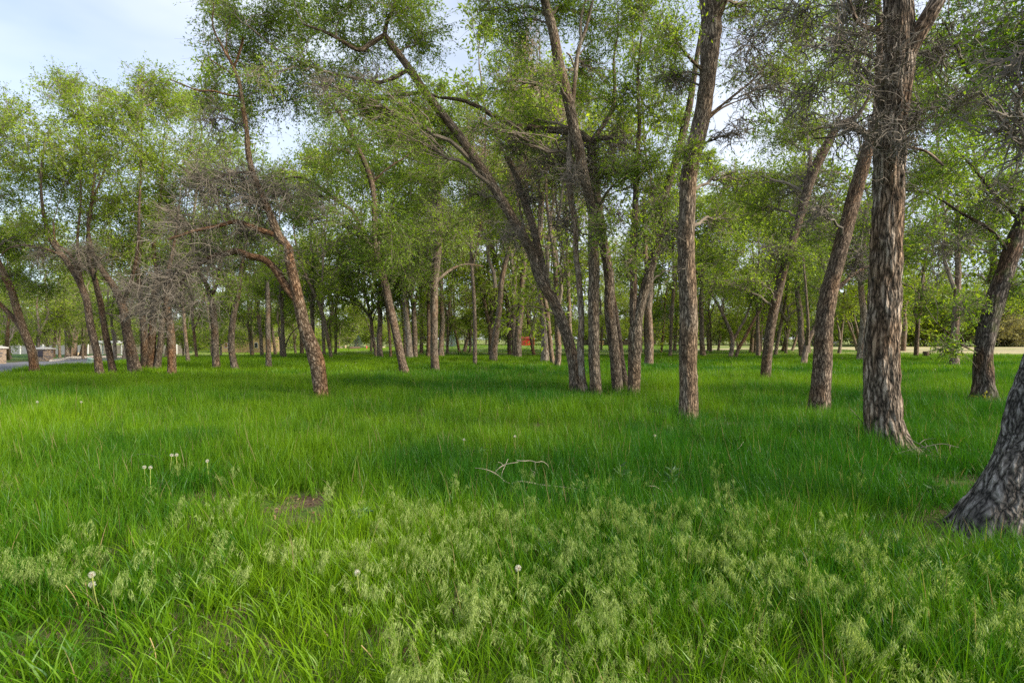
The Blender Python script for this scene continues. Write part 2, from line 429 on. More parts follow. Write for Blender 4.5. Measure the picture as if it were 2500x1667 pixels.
def strip(name, lower, upper, mat, lift, n=40, m=8, kind='structure'):
    """ground sheet between two lines given as seen from the camera, laid on the terrain"""
    lo = np.array([G(u, v) for u, v in lower]); up = np.array([G(u, v) for u, v in upper])
    def rs(p):
        s = np.concatenate([[0], np.cumsum(np.linalg.norm(np.diff(p, axis=0), axis=1))]); q = np.linspace(0, s[-1], n)
        return np.stack([np.interp(q, s, p[:, j]) for j in range(3)], -1)
    lo, up = rs(lo), rs(up)
    w = np.linspace(0, 1, m)[:, None, None]
    V = lo * (1 - w) + up * w
    V[..., 2] = H(V[..., 0], V[..., 1]) + lift
    i = np.arange(m - 1)[:, None] * n + np.arange(n - 1)
    me = mesh(name, V, np.stack([i, i + 1, i + 1 + n, i + n], -1).reshape(-1, 4), mat, None, True)
    return tag(ob(name, me), kind=kind)

lawnmat = simple('mown_lawn', (.055, .125, .018), .95, .35, .8)
tanmat = simple('dry_tan_field', (.35, .30, .16), .95, .22, .5)
palemat = simple('pale_gravel_bed', (.36, .32, .28), .95, .3, 6)
strip('lawn', [(-260, 886), (0, 882), (110, 881), (180, 875), (300, 871), (470, 862)], [(-260, 861), (0, 861), (300, 859), (470, 857)], lawnmat, .012)
strip('lane', [(-300, 936), (0, 923), (40, 903), (110, 895), (205, 889), (330, 878)], [(-300, 889), (0, 887), (60, 883), (120, 883), (190, 877), (330, 872)], M['asphalt'], .024)
strip('gravel_bed', [(118, 884), (185, 877), (235, 874.5), (325, 871.5)], [(150, 876), (172, 871), (230, 869.5), (320, 870.5)], palemat, .04)
strip('path', [(1700, 856), (2030, 852), (2130, 858), (2240, 862), (2520, 866)], [(1700, 852), (2030, 848.5), (2130, 847), (2240, 845.2), (2520, 845)], tanmat, .012)

# ------------------------------------------------------------------ trees
rng0 = np.random.default_rng(7)
CAP = 17000

class Skel:
    def __init__(s): s.P = []; s.R = []; s.T = []
    def add(s, p, r, t): s.P.append(p); s.R.append(r); s.T.append(t)
    def done(s): s.P = np.concatenate(s.P); s.R = np.concatenate(s.R); s.T = np.concatenate(s.T); return s

def bez(p0, p1, p2, p3, k):
    t = np.linspace(0, 1, k)[None, :, None]
    return (1 - t)**3 * p0[:, None] + 3 * (1 - t)**2 * t * p1[:, None] + 3 * (1 - t) * t * t * p2[:, None] + t**3 * p3[:, None]

def along(Pt, t):
    """points at parameters t (n,m) on polylines Pt (n,k,3)"""
    n, k, _ = Pt.shape
    q = t * (k - 1); i = np.clip(q.astype(int), 0, k - 2); f = (q - i)[..., None]
    a_ = np.arange(n)[:, None]
    return Pt[a_, i] * (1 - f) + Pt[a_, i + 1] * f

def leaves(mb, base, dirs, size, rng, asp=.36, tint=None):
    n = len(base)
    dirs = unit(dirs); rv = rng.normal(size=(n, 3)); s = unit(np.cross(dirs, rv)); nn = np.cross(s, dirs)
    Ls = size[:, None]; w = Ls * asp * .5
    m_ = base + dirs * Ls * .45
    V = np.stack([base, m_ + s * w + nn * w * .35, base + dirs * Ls - nn * Ls * .08, m_ - s * w + nn * w * .35], 1)
    Q = (np.arange(n) * 4)[:, None] + np.arange(4)
    t = rng.random(n) if tint is None else tint
    mb.add(V, Q, None, np.repeat(t, 4))

def ball(rng, n, pw=.45):
    v = unit(rng.normal(size=(n, 3))); return v * (rng.random((n, 1)) ** pw)

def grow(wood, leaf, sk, c, rad, rng, nleaf, lsize, limb_r=None, dead=None, nb=None, up=.1, droop=.25, tip=.004):
    """one bough: a limb from the nearest lower stem, branches, twigs and the leaves they carry"""
    dv = sk.P - c; ds = np.linalg.norm(dv, axis=1)
    cost = ds + 2.2 * np.maximum(0, sk.P[:, 2] - c[2] + .30 * ds)
    i = int(np.argmin(cost)); a_, ra, ta = sk.P[i], sk.R[i], sk.T[i]
    Lg = max(np.linalg.norm(c - a_), .3); R = float(np.mean(rad))
    r1 = limb_r or min(ra * .62, .014 + .017 * Lg)
    out = unit(c - a_)
    sd = unit(ta * .6 + out + np.array([0, 0, up]))
    limb = bez(a_[None], (a_ + sd * Lg * .35)[None], (c - out * Lg * .25 + np.array([0, 0, .12 * Lg]) + rng.normal(size=3) * .05 * Lg)[None], (c + unit(out) * R * .35)[None], 12)
    limb = limb + np.concatenate([np.zeros((1, 1, 3)), rng.normal(size=(1, 11, 3)) * .018 * Lg], 1)
    lr = np.linspace(r1, max(.3 * r1, tip * 1.6), 12)[None]
    tubes(wood, limb, lr, 7, rng)
    nb = nb or int(np.clip(14 + 12 * R, 12, 42))
    t = rng.uniform(.34, 1, nb); st = along(np.repeat(limb, nb, 0), t[:, None])[:, 0]
    en = c + ball(rng, nb) * rad
    ln = np.linalg.norm(en - st, axis=1, keepdims=True)
    br = bez(st, st + (en - st) * .3 + np.array([0, 0, .10]) * ln + rng.normal(size=(nb, 3)) * .11 * ln, st + (en - st) * .7 + np.array([0, 0, .08]) * ln + rng.normal(size=(nb, 3)) * .10 * ln, en, 7)
    br[:, 1:-1] += rng.normal(size=(nb, 5, 3)) * .022 * ln[:, :, None]
    b0 = np.interp(t, [0, 1], [r1, .35 * r1])[:, None] * .42
    tubes(wood, br, np.maximum(b0 * np.linspace(1, .3, 7)[None], tip), 5, rng)
    bd = unit(br[:, -1] - br[:, 0])
    if dead:                                           # leafless, crooked grey twigs
        nt_ = dead; n = nb * nt_
        st2 = along(br, rng.uniform(.15, 1, (nb, nt_))).reshape(-1, 3)
        d2 = unit(np.repeat(bd, nt_, 0) * .5 + rng.normal(size=(n, 3)) * .7 + np.array([0, 0, -.22]))
        k = 6; l2 = rng.uniform(.3, .95, (n, 1)) * min(R, 1.5)
        tw = crooked(st2, d2, l2, k, rng, .34)
        tubes(wood, tw, np.maximum(.0075 * np.linspace(1.2, .45, k)[None], tip * .4) * np.ones((n, 1)), 3, rng)
        n3 = n * 2
        st3 = along(tw, rng.uniform(.3, .95, (n, 2))).reshape(-1, 3)
        d3 = unit(np.repeat(d2, 2, 0) * .6 + rng.normal(size=(n3, 3)) * .8)
        t3 = crooked(st3, d3, rng.uniform(.10, .30, (n3, 1)) * min(R, 1.5), 4, rng, .3)
        tubes(wood, t3, np.maximum(.0046 * np.linspace(1.1, .5, 4)[None], tip * .35) * np.ones((n3, 1)), 3, rng)
    if nleaf:
        nt_ = 10; n = nb * nt_
        st2 = along(br, rng.uniform(.22, 1, (nb, nt_))).reshape(-1, 3)
        d2 = unit(np.repeat(bd, nt_, 0) * .55 + rng.normal(size=(n, 3)) * .62 + np.array([0, 0, .12]))
        l2 = rng.uniform(.30, .95, (n, 1)) * np.clip(R, .5, 2.2) * .95
        tw = np.stack([st2, st2 + d2 * l2 * .5 + rng.normal(size=(n, 3)) * .05 * l2, st2 + d2 * l2 + np.array([0, 0, -.10]) * l2], 1)
        tubes(wood, tw, np.maximum(.0042 * np.array([[1, .75, .4]]), tip * .4) * np.ones((n, 1)), 3, rng)
        nl = max(3, int(nleaf / n)); q = rng.uniform(.08, 1.05, (n, nl))
        lb = along(tw, np.minimum(q, 1)).reshape(-1, 3)
        ld = np.repeat(d2, nl, 0) * .55 + rng.normal(size=(n * nl, 3)) * .75 + np.array([0, 0, -droop])
        lb = lb + rng.normal(size=lb.shape) * lsize * .3
        ti = np.clip(np.repeat(np.repeat(rng.normal(.5, .16, nb), nt_), nl) + rng.normal(0, .17, n * nl), 0, 1)
        leaves(leaf, lb, ld, lsize * rng.uniform(.6, 1.25, n * nl), rng, .40, ti)

def crooked(st, d, l, k, rng, amt):
    n = len(st); out = np.empty((n, k, 3)); out[:, 0] = st; d = d.copy()
    for j in range(1, k):
        d = unit(d + rng.normal(size=(n, 3)) * amt)
        out[:, j] = out[:, j - 1] + d * l / (k - 1)
    return out

def fuzz(mb, p, r, rng, n, length, rad=.003):
    """short crooked shoots that leave the bark itself"""
    i = rng.integers(0, len(p), n); dirs = rng.normal(size=(n, 3)); dirs[:, 2] = dirs[:, 2] * .5
    d = unit(dirs); st = p[i] + d * r[i][:, None] * .9
    k = 7; tw = crooked(st, unit(d + rng.normal(size=(n, 3)) * .7), rng.uniform(.3, 1.2, (n, 1)) * length, k, rng, .5)
    tubes(mb, tw, rad * np.linspace(1.3, .45, k)[None] * rng.uniform(.6, 1.5, (n, 1)), 3, rng)
    st3 = along(tw, rng.uniform(.3, .9, (n, 2))).reshape(-1, 3)
    t3 = crooked(st3, unit(rng.normal(size=(2 * n, 3))), rng.uniform(.15, .5, (2 * n, 1)) * length, 5, rng, .4)
    tubes(mb, t3, rad * .7 * np.linspace(1.2, .5, 5)[None] * np.ones((2 * n, 1)), 3, rng)

def place(path, d, rng, drift=.035):
    n = len(path); a_ = rng.uniform(-1, 1, 3)
    s = np.linspace(0, 1, n)
    dd = d * (1 + drift * (a_[0] * s + a_[1] * np.sin(s * 3) * .5))
    return np.array([P(u, v, q) for (u, v, w), q in zip(path, dd)]), np.array([w * q / F / 2 * .91 for (u, v, w), q in zip(path, dd)])

def tree(label, path, limbs=(), blobs=(), dead=(), fz=(), bk='brown', tone=.4, ext=0.0, d=None, off=.18, lsize=None, cov=1.0,
         furrow=0.0, flare=.32, roots=0.0, seed=None, group=None, limb_bk=None, sides=None, low=True, wood_mat='branch', dead_mat='twig'):
    seed = seed if seed is not None else int(abs(path[0][0] * 13 + path[0][1] * 7)) % 9973
    rng = np.random.default_rng(seed)
    d = d or gd(path[0][0], path[0][1], off)
    p, r = place(path, d, rng)
    drv = unit(p[0] - p[1]); z0 = float(H(p[0][0], p[0][1]))
    if p[0][2] > z0 - .1:
        k_ = (p[0][2] - (z0 - .12)) / max(-drv[2], .35)
        p = np.concatenate([[p[0] + drv * k_], p]); r = np.concatenate([[r[0] * 1.04], r])
    if ext:
        q = unit(p[-1] - p[-2]); a_ = p[-1]; rr = r[-1]
        for j in range(1, 4):
            q = unit(q + np.array([0, 0, .25]) + rng.normal(size=3) * .08); a_ = a_ + q * ext / 3
            p = np.concatenate([p, [a_]]); r = np.concatenate([r, [max(rr * (1 - .27 * j), .012)]])
    near = d < 20
    root = empty('tree', (p[0][0], p[0][1], z0))
    tag(root, label, 'tree', group); root['tone'] = tone
    mb = MB(); sk = Skel()
    sides = sides or (96 if d < 9 else 32 if near else 16 if d < 35 else 10)
    c_, r_, t_ = stem(mb, p, r, sides, 0.026 if d < 9 else .05 if near else .2, seed % 97 + 1, furrow, flare, .06, z0, roots)
    sk.add(c_[len(c_) // 4:], r_[len(c_) // 4:], t_[len(c_) // 4:])
    ob('trunk', mb.mesh('trunk', BARK[bk], True), root)
    centre, cr = c_, r_
    for lb in limbs:
        dl = d if len(lb[0]) == 3 else d + lb[0][3]
        i = int(np.argmin(np.linalg.norm(c_ - P(lb[0][0], lb[0][1], dl), axis=1)))
        q, s_ = place([x[:3] for x in lb], c_[i][1], rng, .03)
        q = q + np.linspace(1, 0, len(q))[:, None] * (c_[i] - q[0])
        dz = rng.uniform(-.12, .12) * d * .5
        q[:, 1] += np.linspace(0, 1, len(q)) * dz; q[:, 0] += (q[:, 0] / q[:, 1]) * np.linspace(0, 1, len(q)) * dz
        q[:, 2] = EYE + (q[:, 2] - EYE) * (1 + np.linspace(0, 1, len(q)) * dz / c_[i][1])
        mb = MB(); lc, lr, lt = stem(mb, q, s_, max(8, sides // 2), .08 if near else .25, seed % 89 + 3, furrow * .6, 0, .05)
        sk.add(lc, lr, lt)
        ob('limb', mb.mesh('limb', BARK[limb_bk or bk], True), root)
    sk.done()
    wood, lf, dw = MB(), MB(), MB()
    ls = lsize or (.074 if d < 13 else .086 if d < 20 else .115)
    tipr = max(.003, d * .00022)
    for b in blobs:
        u, v, rx, ry = b[:4]; dd = d * (1 + (b[4] if len(b) > 4 else rng.uniform(-.10, .12)))
        c = P(u, v, dd); k_ = dd / F; rad = np.array([rx * k_, (rx + ry) * .5 * k_, ry * k_]) * 1.12
        nlf = int(min(CAP, 0.82 * cov * (b[5] if len(b) > 5 else 1) * math.pi * rad[0] * rad[2] / (.55 * .40 * ls * ls * .62)))
        grow(wood, lf, sk, c, rad, rng, nlf, ls, tip=tipr)
    for b in dead:
        u, v, rx, ry = b[:4]; dd = d * (1 + (b[4] if len(b) > 4 else rng.uniform(-.07, .05)))
        c = P(u, v, dd); k_ = dd / F; rad = np.array([rx * k_, (rx + ry) * .5 * k_, ry * k_])
        grow(dw, None, sk, c, rad, rng, 0, ls, dead=(b[5] if len(b) > 5 else 6), tip=tipr)
    for (v0, v1, n, ln) in fz:
        vv = HY + (EYE - centre[:, 2]) * F / centre[:, 1]
        ok = (vv <= v0) & (vv >= v1)
        fuzz(dw, centre[ok], cr[ok], rng, n, ln, max(.003, d * .0003))
    if wood.V: tag(ob('branches', wood.mesh('branches', M[wood_mat]), root), kind='stuff')
    if lf.V:
        o = tag(ob('crown', lf.mesh('crown', LEAF), root), kind='stuff'); o['tone'] = tone
    if dw.V: tag(ob('dead_twigs', dw.mesh('dead_twigs', M[dead_mat]), root), kind='stuff')
    return root
# ---- near and middle trees, traced from the trunks in view (pixel column, row, width in the photograph)
tree('slim tree with orange bark leaning left, in front of the tangle of dead grey twigs',
     [(786, 959, 36), (770, 877, 42), (742, 788, 32), (729, 729, 29), (709, 639, 27), (700, 595, 18), (689, 585, 24), (666, 543, 22), (647, 497, 16), (620, 429, 15), (608, 383, 14), (601, 314, 12), (591, 253, 11), (582, 199, 10), (564, 153, 8), (543, 115, 6), (520, 65, 4), (522, 8, 3)],
     limbs=[[(725, 735, 22), (700, 705, 22), (683, 680, 21), (664, 652, 20), (640, 632, 19), (600, 622, 18), (575, 612, 17), (550, 618, 15), (520, 625, 14), (488, 643, 12), (462, 662, 10), (440, 690, 8), (400, 722, 6), (352, 792, 4)],
            [(580, 614, 16), (560, 598, 16), (540, 578, 14), (522, 562, 13), (505, 564, 10), (459, 570, 8), (410, 585, 6)],
            [(578, 230, 6), (547, 226, 5), (509, 218, 5), (478, 218, 4), (455, 210, 3.5), (417, 195, 2.5)],
            [(478, 216, 3.5), (465, 187, 3), (453, 161, 3), (463, 145, 2.5), (478, 149, 2), (490, 161, 1.5)],
            [(566, 160, 6), (578, 135, 6), (589, 103, 6), (592, 92, 4)], [(589, 110, 3), (570, 70, 3), (566, 42, 2.5)],
            [(615, 415, 7), (560, 420, 6), (500, 440, 4), (430, 400, 2.5)]],
     blobs=[(560, 110, 70, 70, 0.05, .55), (600, 300, 60, 60, .05, .35), (520, 230, 50, 45, .06, .4)],
     dead=[(520, 470, 130, 60, 0, 9), (470, 560, 120, 80, 0, 9), (640, 500, 110, 80, .02, 9), (430, 680, 130, 70, 0, 9), (380, 755, 80, 60, 0, 8), (560, 430, 110, 60, 0, 8), (510, 640, 100, 60, .03, 8), (590, 560, 90, 60, .02, 8), (480, 740, 80, 60, .03, 7), (520, 300, 60, 60), (700, 470, 90, 50)],
     fz=[(680, 560, 70, .6), (480, 380, 40, .5)], bk='orange', tone=.35, furrow=.010, flare=.12)
tree('tree of the middle clump whose trunk arches far left, furthest left of the clump',
     [(1404, 950, 30), (1399, 877, 30), (1371, 788, 30), (1350, 732, 28), (1319, 678, 27), (1298, 618, 27), (1271, 565, 27), (1242, 515, 26), (1206, 459, 26), (1160, 390, 25), (1125, 337, 24), (1068, 264, 23), (1030, 214, 22), (999, 168, 20), (965, 122, 18), (938, 86, 16)],
     limbs=[[(938, 88, 13), (905, 108, 13), (878, 123, 12), (838, 103, 10), (800, 82, 8), (740, 60, 5)], [(936, 84, 12), (945, 48, 10), (959, 22, 8), (962, -60, 5)],
            [(1000, 170, 12), (930, 200, 10), (860, 190, 8), (780, 170, 6), (690, 130, 4), (600, 60, 3)], [(1040, 225, 12), (960, 235, 10), (880, 250, 8), (810, 215, 6), (740, 205, 4)],
            [(1340, 715, 22), (1318, 620, 21), (1304, 560, 20), (1290, 515, 19), (1275, 475, 18), (1255, 417, 17), (1236, 383, 14)]],
     blobs=[(560, 50, 100, 60), (690, 30, 120, 60), (830, 40, 120, 80), (950, 40, 110, 80), (1040, 110, 80, 80), (620, 150, 110, 55), (760, 170, 120, 60), (880, 260, 100, 60), (1010, 260, 90, 60), (700, 250, 90, 50), (600, 235, 70, 50), (1080, 330, 70, 60), (700, -120, 150, 80), (930, -120, 150, 80), (1150, 480, 80, 70, .1, .6), (660, 80, 80, 50), (540, 10, 70, 40), (770, 60, 90, 60), (900, 130, 80, 60), (640, 210, 70, 40), (820, 200, 80, 50), (1000, 20, 80, 60), (960, 330, 80, 50)],
     dead=[(900, 215, 110, 60), (800, 220, 90, 50), (1290, 500, 60, 90), (1240, 570, 60, 60)],
     fz=[(700, 400, 70, .7)], bk='grey', tone=.42, furrow=.009, flare=.1, cov=1.05)
tree('dead split trunk with exposed orange wood, rising pale and bare between the clump trunks',
     [(1427, 955, 20), (1423, 930, 20), (1417, 848, 18), (1419, 788, 16), (1413, 699, 16), (1405, 610, 15), (1404, 550, 16), (1393, 497, 17), (1389, 383, 15), (1393, 320, 14), (1397, 268, 12), (1405, 184, 11), (1412, 122, 10), (1428, 77, 8), (1447, 0, 7), (1456, -60, 4)],
     limbs=[[(1412, 112, 7), (1412, 69, 7), (1420, 30, 6), (1428, 0, 5), (1440, -50, 3)], [(1398, 180, 4), (1387, 140, 5), (1384, 130, 4)], [(1410, 150, 4), (1440, 110, 3), (1455, 96, 2)]],
     dead=[(1400, 430, 60, 80)], fz=[(600, 330, 30, .5)], bk='pale', limb_bk='pale', tone=.4, furrow=.008, flare=.1, d=15.6)
tree('straight middle trunk of the clump that bends left towards the top of the picture',
     [(1456, 964, 31), (1450, 848, 30), (1448, 729, 30), (1450, 639, 29), (1450, 589, 26), (1447, 517, 25), (1428, 440, 26), (1409, 344, 29), (1389, 245, 29), (1366, 153, 27), (1347, 69, 25), (1330, 0, 23)], ext=5,
     blobs=[(1350, 30, 90, 70), (1260, 60, 90, 80), (1230, 200, 75, 90), (1290, 320, 70, 80), (1450, 60, 70, 80, .1), (1470, 190, 70, 70, .1), (1330, -120, 150, 80), (1190, 30, 60, 50), (1340, 180, 40, 60, -.08)],
     fz=[(720, 420, 60, .6)], bk='grey', tone=.38, furrow=.010, flare=.15, d=15.4)
tree('clump trunk carrying the long mossy horizontal limb across the middle of the canopy',
     [(1510, 958, 30), (1500, 848, 30), (1489, 758, 28), (1486, 669, 27), (1474, 595, 26), (1460, 500, 24), (1449, 421, 24), (1446, 370, 24), (1447, 345, 22)],
     limbs=[[(1449, 352, 20), (1431, 333, 20), (1374, 318, 19), (1317, 314, 18), (1259, 306, 16), (1213, 287, 14), (1167, 260, 12), (1133, 246, 10), (1100, 240, 9), (1068, 237, 7), (1030, 215, 4)],
            [(1450, 345, 14), (1480, 338, 12), (1508, 344, 11), (1546, 364, 10), (1580, 372, 6)], [(1455, 342, 14), (1466, 325, 13), (1488, 292, 12), (1500, 264, 11), (1504, 214, 10), (1500, 150, 7), (1510, 80, 4)]],
     blobs=[(1560, 420, 75, 80), (1480, 430, 75, 70), (1530, 230, 80, 80), (1410, 420, 70, 70), (1470, 560, 60, 60, -.1), (1420, 240, 50, 60), (1250, 350, 60, 50), (1180, 310, 60, 45), (1510, 60, 80, 70), (1500, -100, 130, 80)],
     dead=[(1470, 395, 80, 60, 0, 9), (1540, 410, 60, 60, 0, 8), (1330, 400, 80, 70, 0, 8), (1360, 560, 60, 80, 0, 7), (1400, 350, 80, 50, 0, 9), (1260, 350, 70, 50, 0, 7), (1500, 330, 60, 60, 0, 7)],
     bk='grey', limb_bk='brown', tone=.40, furrow=.009, flare=.12, d=15.9)
tree('slim dark stem close behind the clump trunk that carries the horizontal limb',
     [(1529, 952, 20), (1518, 880, 17), (1508, 800, 15), (1497, 720, 13), (1481, 620, 10), (1466, 520, 8), (1440, 420, 5)], blobs=[(1440, 470, 50, 50, .05, .6)], dead=[(1440, 420, 60, 60, 0, 8), (1500, 520, 50, 60, 0, 6)], bk='brown', tone=.45, furrow=.006, flare=.1, d=16.6)
tree('forked clump trunk with a wet dark left stem, furthest right of the clump',
     [(1547, 955, 33), (1548, 848, 34), (1550, 812, 34), (1557, 773, 28), (1578, 684, 26), (1599, 610, 25), (1614, 550, 23), (1630, 459, 22), (1655, 383, 20), (1672, 306, 19), (1688, 230, 17), (1700, 150, 14)], ext=4,
     limbs=[[(1547, 815, 24), (1543, 773, 23), (1543, 699, 20), (1545, 610, 18), (1548, 550, 17), (1550, 497, 16), (1554, 383, 13), (1560, 300, 10), (1556, 200, 7), (1566, 90, 5)]],
     blobs=[(1600, 400, 70, 80), (1620, 250, 70, 90), (1575, 560, 60, 60, -.1), (1530, 630, 60, 45, -.12, .7), (1600, 120, 90, 80), (1570, 20, 90, 80), (1620, 490, 50, 50)],
     dead=[(1590, 480, 60, 80), (1650, 560, 60, 70)], fz=[(640, 450, 40, .5)], bk='grey', limb_bk='brown', tone=.45, furrow=.010, flare=.12, d=15.2)
tree('straight tall trunk with a swelling bulge, standing alone just right of the clump',
     [(1681, 1005, 50), (1679, 910, 48), (1679, 818, 47), (1678, 700, 45), (1676, 550, 43), (1684, 402, 43), (1707, 306, 45), (1723, 210, 44), (1734, 115, 50), (1738, 60, 54), (1728, 0, 46)], ext=5,
     limbs=[[(1738, 70, 34), (1755, 20, 32), (1775, -40, 28), (1800, -150, 18)], [(1728, 180, 12), (1690, 150, 9), (1655, 105, 7), (1620, 60, 4)], [(1726, 300, 9), (1790, 245, 7), (1850, 190, 5), (1900, 120, 3)], [(1722, 310, 8), (1780, 260, 5), (1870, 235, 3.5), (1930, 240, 2)]],
     blobs=[(1690, 375, 40, 34, -.05, .9), (1810, 440, 55, 36, .05, .6), (1640, 90, 70, 80), (1900, 190, 80, 70, .05, .5), (1760, 540, 55, 50, .1, .5), (1680, -100, 160, 80), (1880, -80, 140, 80), (1830, 40, 110, 70, .1, .7), (1930, 90, 90, 70, .1, .7), (1640, 190, 60, 60), (1800, 180, 60, 50, .1, .5), (1960, 20, 90, 60)],
     dead=[(1830, 110, 90, 80), (1860, 220, 90, 60), (1640, 200, 50, 60), (1790, 330, 60, 50)],
     fz=[(300, 40, 30, .5), (700, 560, 8, .3)], bk='grey', tone=.48, furrow=.014, flare=.14, cov=1.1)
tree('slender trunk leaning right with a broken stub, its top wrapped in dead twigs',
     [(1868, 922, 26), (1877, 833, 25), (1892, 743, 24), (1910, 669, 22), (1928, 610, 21), (1946, 550, 21), (1964, 490, 23), (1987, 421, 25), (2017, 360, 25), (2048, 310, 20), (2090, 285, 12), (2120, 240, 7)],
     limbs=[[(1968, 480, 14), (1974, 430, 13), (1976, 400, 12), (1978, 388, 11)], [(1900, 665, 8), (1880, 680, 8), (1860, 690, 7), (1830, 688, 5), (1800, 670, 3)]],
     blobs=[(1850, 520, 80, 80), (1900, 440, 70, 60), (1800, 620, 80, 60), (1935, 620, 60, 50), (1780, 440, 60, 60), (1840, 690, 60, 30), (1750, 700, 50, 40), (2010, 200, 80, 60, .1), (2060, 120, 80, 60, .1), (1900, 340, 70, 50, .15), (1960, 300, 60, 50, .1)],
     dead=[(1990, 440, 70, 60), (2070, 300, 70, 60), (1930, 470, 60, 60), (1870, 620, 60, 50)], fz=[(560, 300, 90, .7)], bk='brown', tone=.5, furrow=.008, flare=.12)
tree('stout dark trunk leaning right, just left of the thickest straight trunk',
     [(1999, 990, 50), (2005, 907, 48), (2014, 803, 46), (2026, 714, 42), (2044, 639, 39), (2064, 560, 38), (2090, 459, 36), (2117, 364, 31), (2135, 300, 26)], ext=5,
     limbs=[[(2045, 725, 14), (2062, 708, 13), (2083, 684, 11), (2112, 660, 9), (2150, 640, 6), (2190, 620, 3)]],
     blobs=[(1990, 560, 55, 60, .15, .6), (2110, 560, 50, 60, .1, .6), (1960, 330, 80, 60, .1, .5), (2060, 60, 100, 60, .1, .5), (2250, 420, 60, 60, .15)],
     dead=[(2090, 640, 70, 50), (1990, 520, 60, 60)], fz=[(560, 320, 40, .5)], bk='brown', tone=.4, furrow=.013, flare=.16, cov=.9)
tree('thickest straight trunk with deep furrows, wrapped in bare twigs high up',
     [(2176, 1100, 104), (2165, 1055, 94), (2159, 1000, 88), (2158, 967, 86), (2154, 818, 84), (2157, 699, 77), (2162, 610, 76), (2167, 536, 75), (2175, 383, 75), (2182, 230, 76), (2188, 115, 73), (2193, 0, 68)], ext=6,
     limbs=[[(2205, 175, 46), (2228, 130, 44), (2255, 77, 42), (2281, 31, 40), (2305, -20, 37), (2360, -160, 26)], [(2150, 130, 16), (2120, 90, 14), (2075, 60, 11), (2060, 0, 8), (2050, -60, 5)], [(2150, 260, 9), (2090, 290, 7), (2040, 330, 5), (1990, 340, 3)], [(2205, 345, 8), (2240, 360, 10), (2275, 372, 8), (2305, 405, 6)]],
     blobs=[(2070, 30, 70, 50, .1, .3), (2300, -120, 120, 80), (2150, -140, 140, 80)],
     dead=[(2110, 170, 120, 110, -.06, 5), (2030, 110, 130, 100, -.04, 5), (2080, 310, 100, 90, -.06, 5), (2205, 340, 50, 110, -.08, 4), (1970, 240, 110, 70, 0, 4), (2290, 130, 90, 110, 0, 5), (2250, 280, 60, 90, -.04, 4), (2090, 20, 130, 70, 0, 5), (1930, 60, 110, 80, .1, 4)],
     fz=[(480, 0, 330, .42), (700, 460, 40, .3)], bk='furrowed', tone=.35, furrow=.021, flare=.16, roots=.3, off=.03, seed=12)
tree('right-hand trunk leaning right with dark wet bark and a swollen knobbly foot',
     [(2396, 985, 62), (2398, 965, 54), (2398, 937, 47), (2398, 862, 45), (2407, 803, 46), (2425, 743, 45), (2446, 684, 42), (2467, 624, 40), (2490, 565, 37), (2520, 480, 34), (2550, 370, 30), (2570, 200, 24)], ext=3,
     limbs=[[(2396, 870, 4), (2362, 852, 4), (2340, 838, 3), (2318, 815, 2.5), (2290, 790, 2)], [(2470, 620, 10), (2420, 560, 9), (2350, 520, 7), (2260, 470, 5), (2190, 465, 3)], [(2500, 540, 12), (2440, 480, 10), (2370, 400, 7), (2300, 330, 4)], [(2540, 400, 14), (2460, 300, 10), (2380, 200, 7), (2310, 60, 4)], [(2550, 350, 14), (2490, 200, 10), (2440, 60, 7), (2400, -60, 4)]],
     blobs=[(2330, 410, 100, 80), (2420, 300, 100, 90), (2300, 270, 90, 80), (2470, 470, 70, 80), (2380, 560, 90, 50), (2270, 560, 60, 55), (2310, 120, 90, 90), (2450, 120, 90, 90), (2318, 850, 55, 24, -.03, .28), (2350, 740, 60, 36, 0, .25), (2400, 20, 90, 60), (2480, 700, 50, 60)],
     dead=[(2430, 480, 100, 70), (2380, 230, 110, 90), (2470, 620, 60, 50), (2330, 600, 80, 60), (2450, 80, 100, 80)],
     bk='dark', tone=.22, furrow=.016, flare=.3, roots=.5, off=.05, cov=.95, seed=31)
tree('nearest grey trunk at the picture edge with a wide flared root foot, leaning right',
     [(2452, 1300, 236), (2453, 1268, 208), (2462, 1234, 178), (2480, 1170, 146), (2508, 1085, 130), (2522, 1000, 126), (2545, 937, 122), (2560, 880, 118), (2605, 760, 108), (2655, 600, 100), (2695, 400, 92), (2715, 150, 84)], ext=4,
     blobs=[(2560, 40, 160, 120), (2620, -150, 200, 100), (2480, 120, 110, 80, .1, .5)], dead=[(2520, 150, 140, 130), (2480, 330, 110, 100)],
     bk='gnarled', tone=.2, furrow=.015, flare=.04, roots=.18, off=.02, cov=.6, lsize=.07)
tree('dark trunk leaning left that forks high up, left of the trunk wrapped in vertical twigs',
     [(987, 904, 23), (972, 833, 22), (954, 752, 20), (936, 684, 19), (920, 630, 18), (915, 580, 16), (913, 520, 16), (911, 478, 15), (896, 413, 14), (873, 360, 13), (850, 314, 11), (823, 268, 10), (800, 230, 8), (777, 184, 6), (750, 130, 3)],
     limbs=[[(918, 622, 13), (898, 589, 13), (884, 568, 12), (857, 513, 11), (819, 484, 10), (800, 470, 9), (762, 444, 8), (727, 432, 6), (680, 440, 3)], [(905, 440, 6), (940, 410, 5), (990, 380, 4), (1020, 360, 2)]],
     blobs=[(830, 370, 100, 70), (920, 440, 80, 90), (955, 560, 70, 80), (850, 560, 90, 60), (770, 480, 80, 50), (900, 650, 70, 50), (1000, 340, 70, 60), (740, 540, 70, 50), (800, 280, 70, 50), (960, 320, 60, 60), (1000, 650, 50, 60)],
     dead=[(800, 520, 80, 50)], bk='brown', tone=.35, cov=1.05)
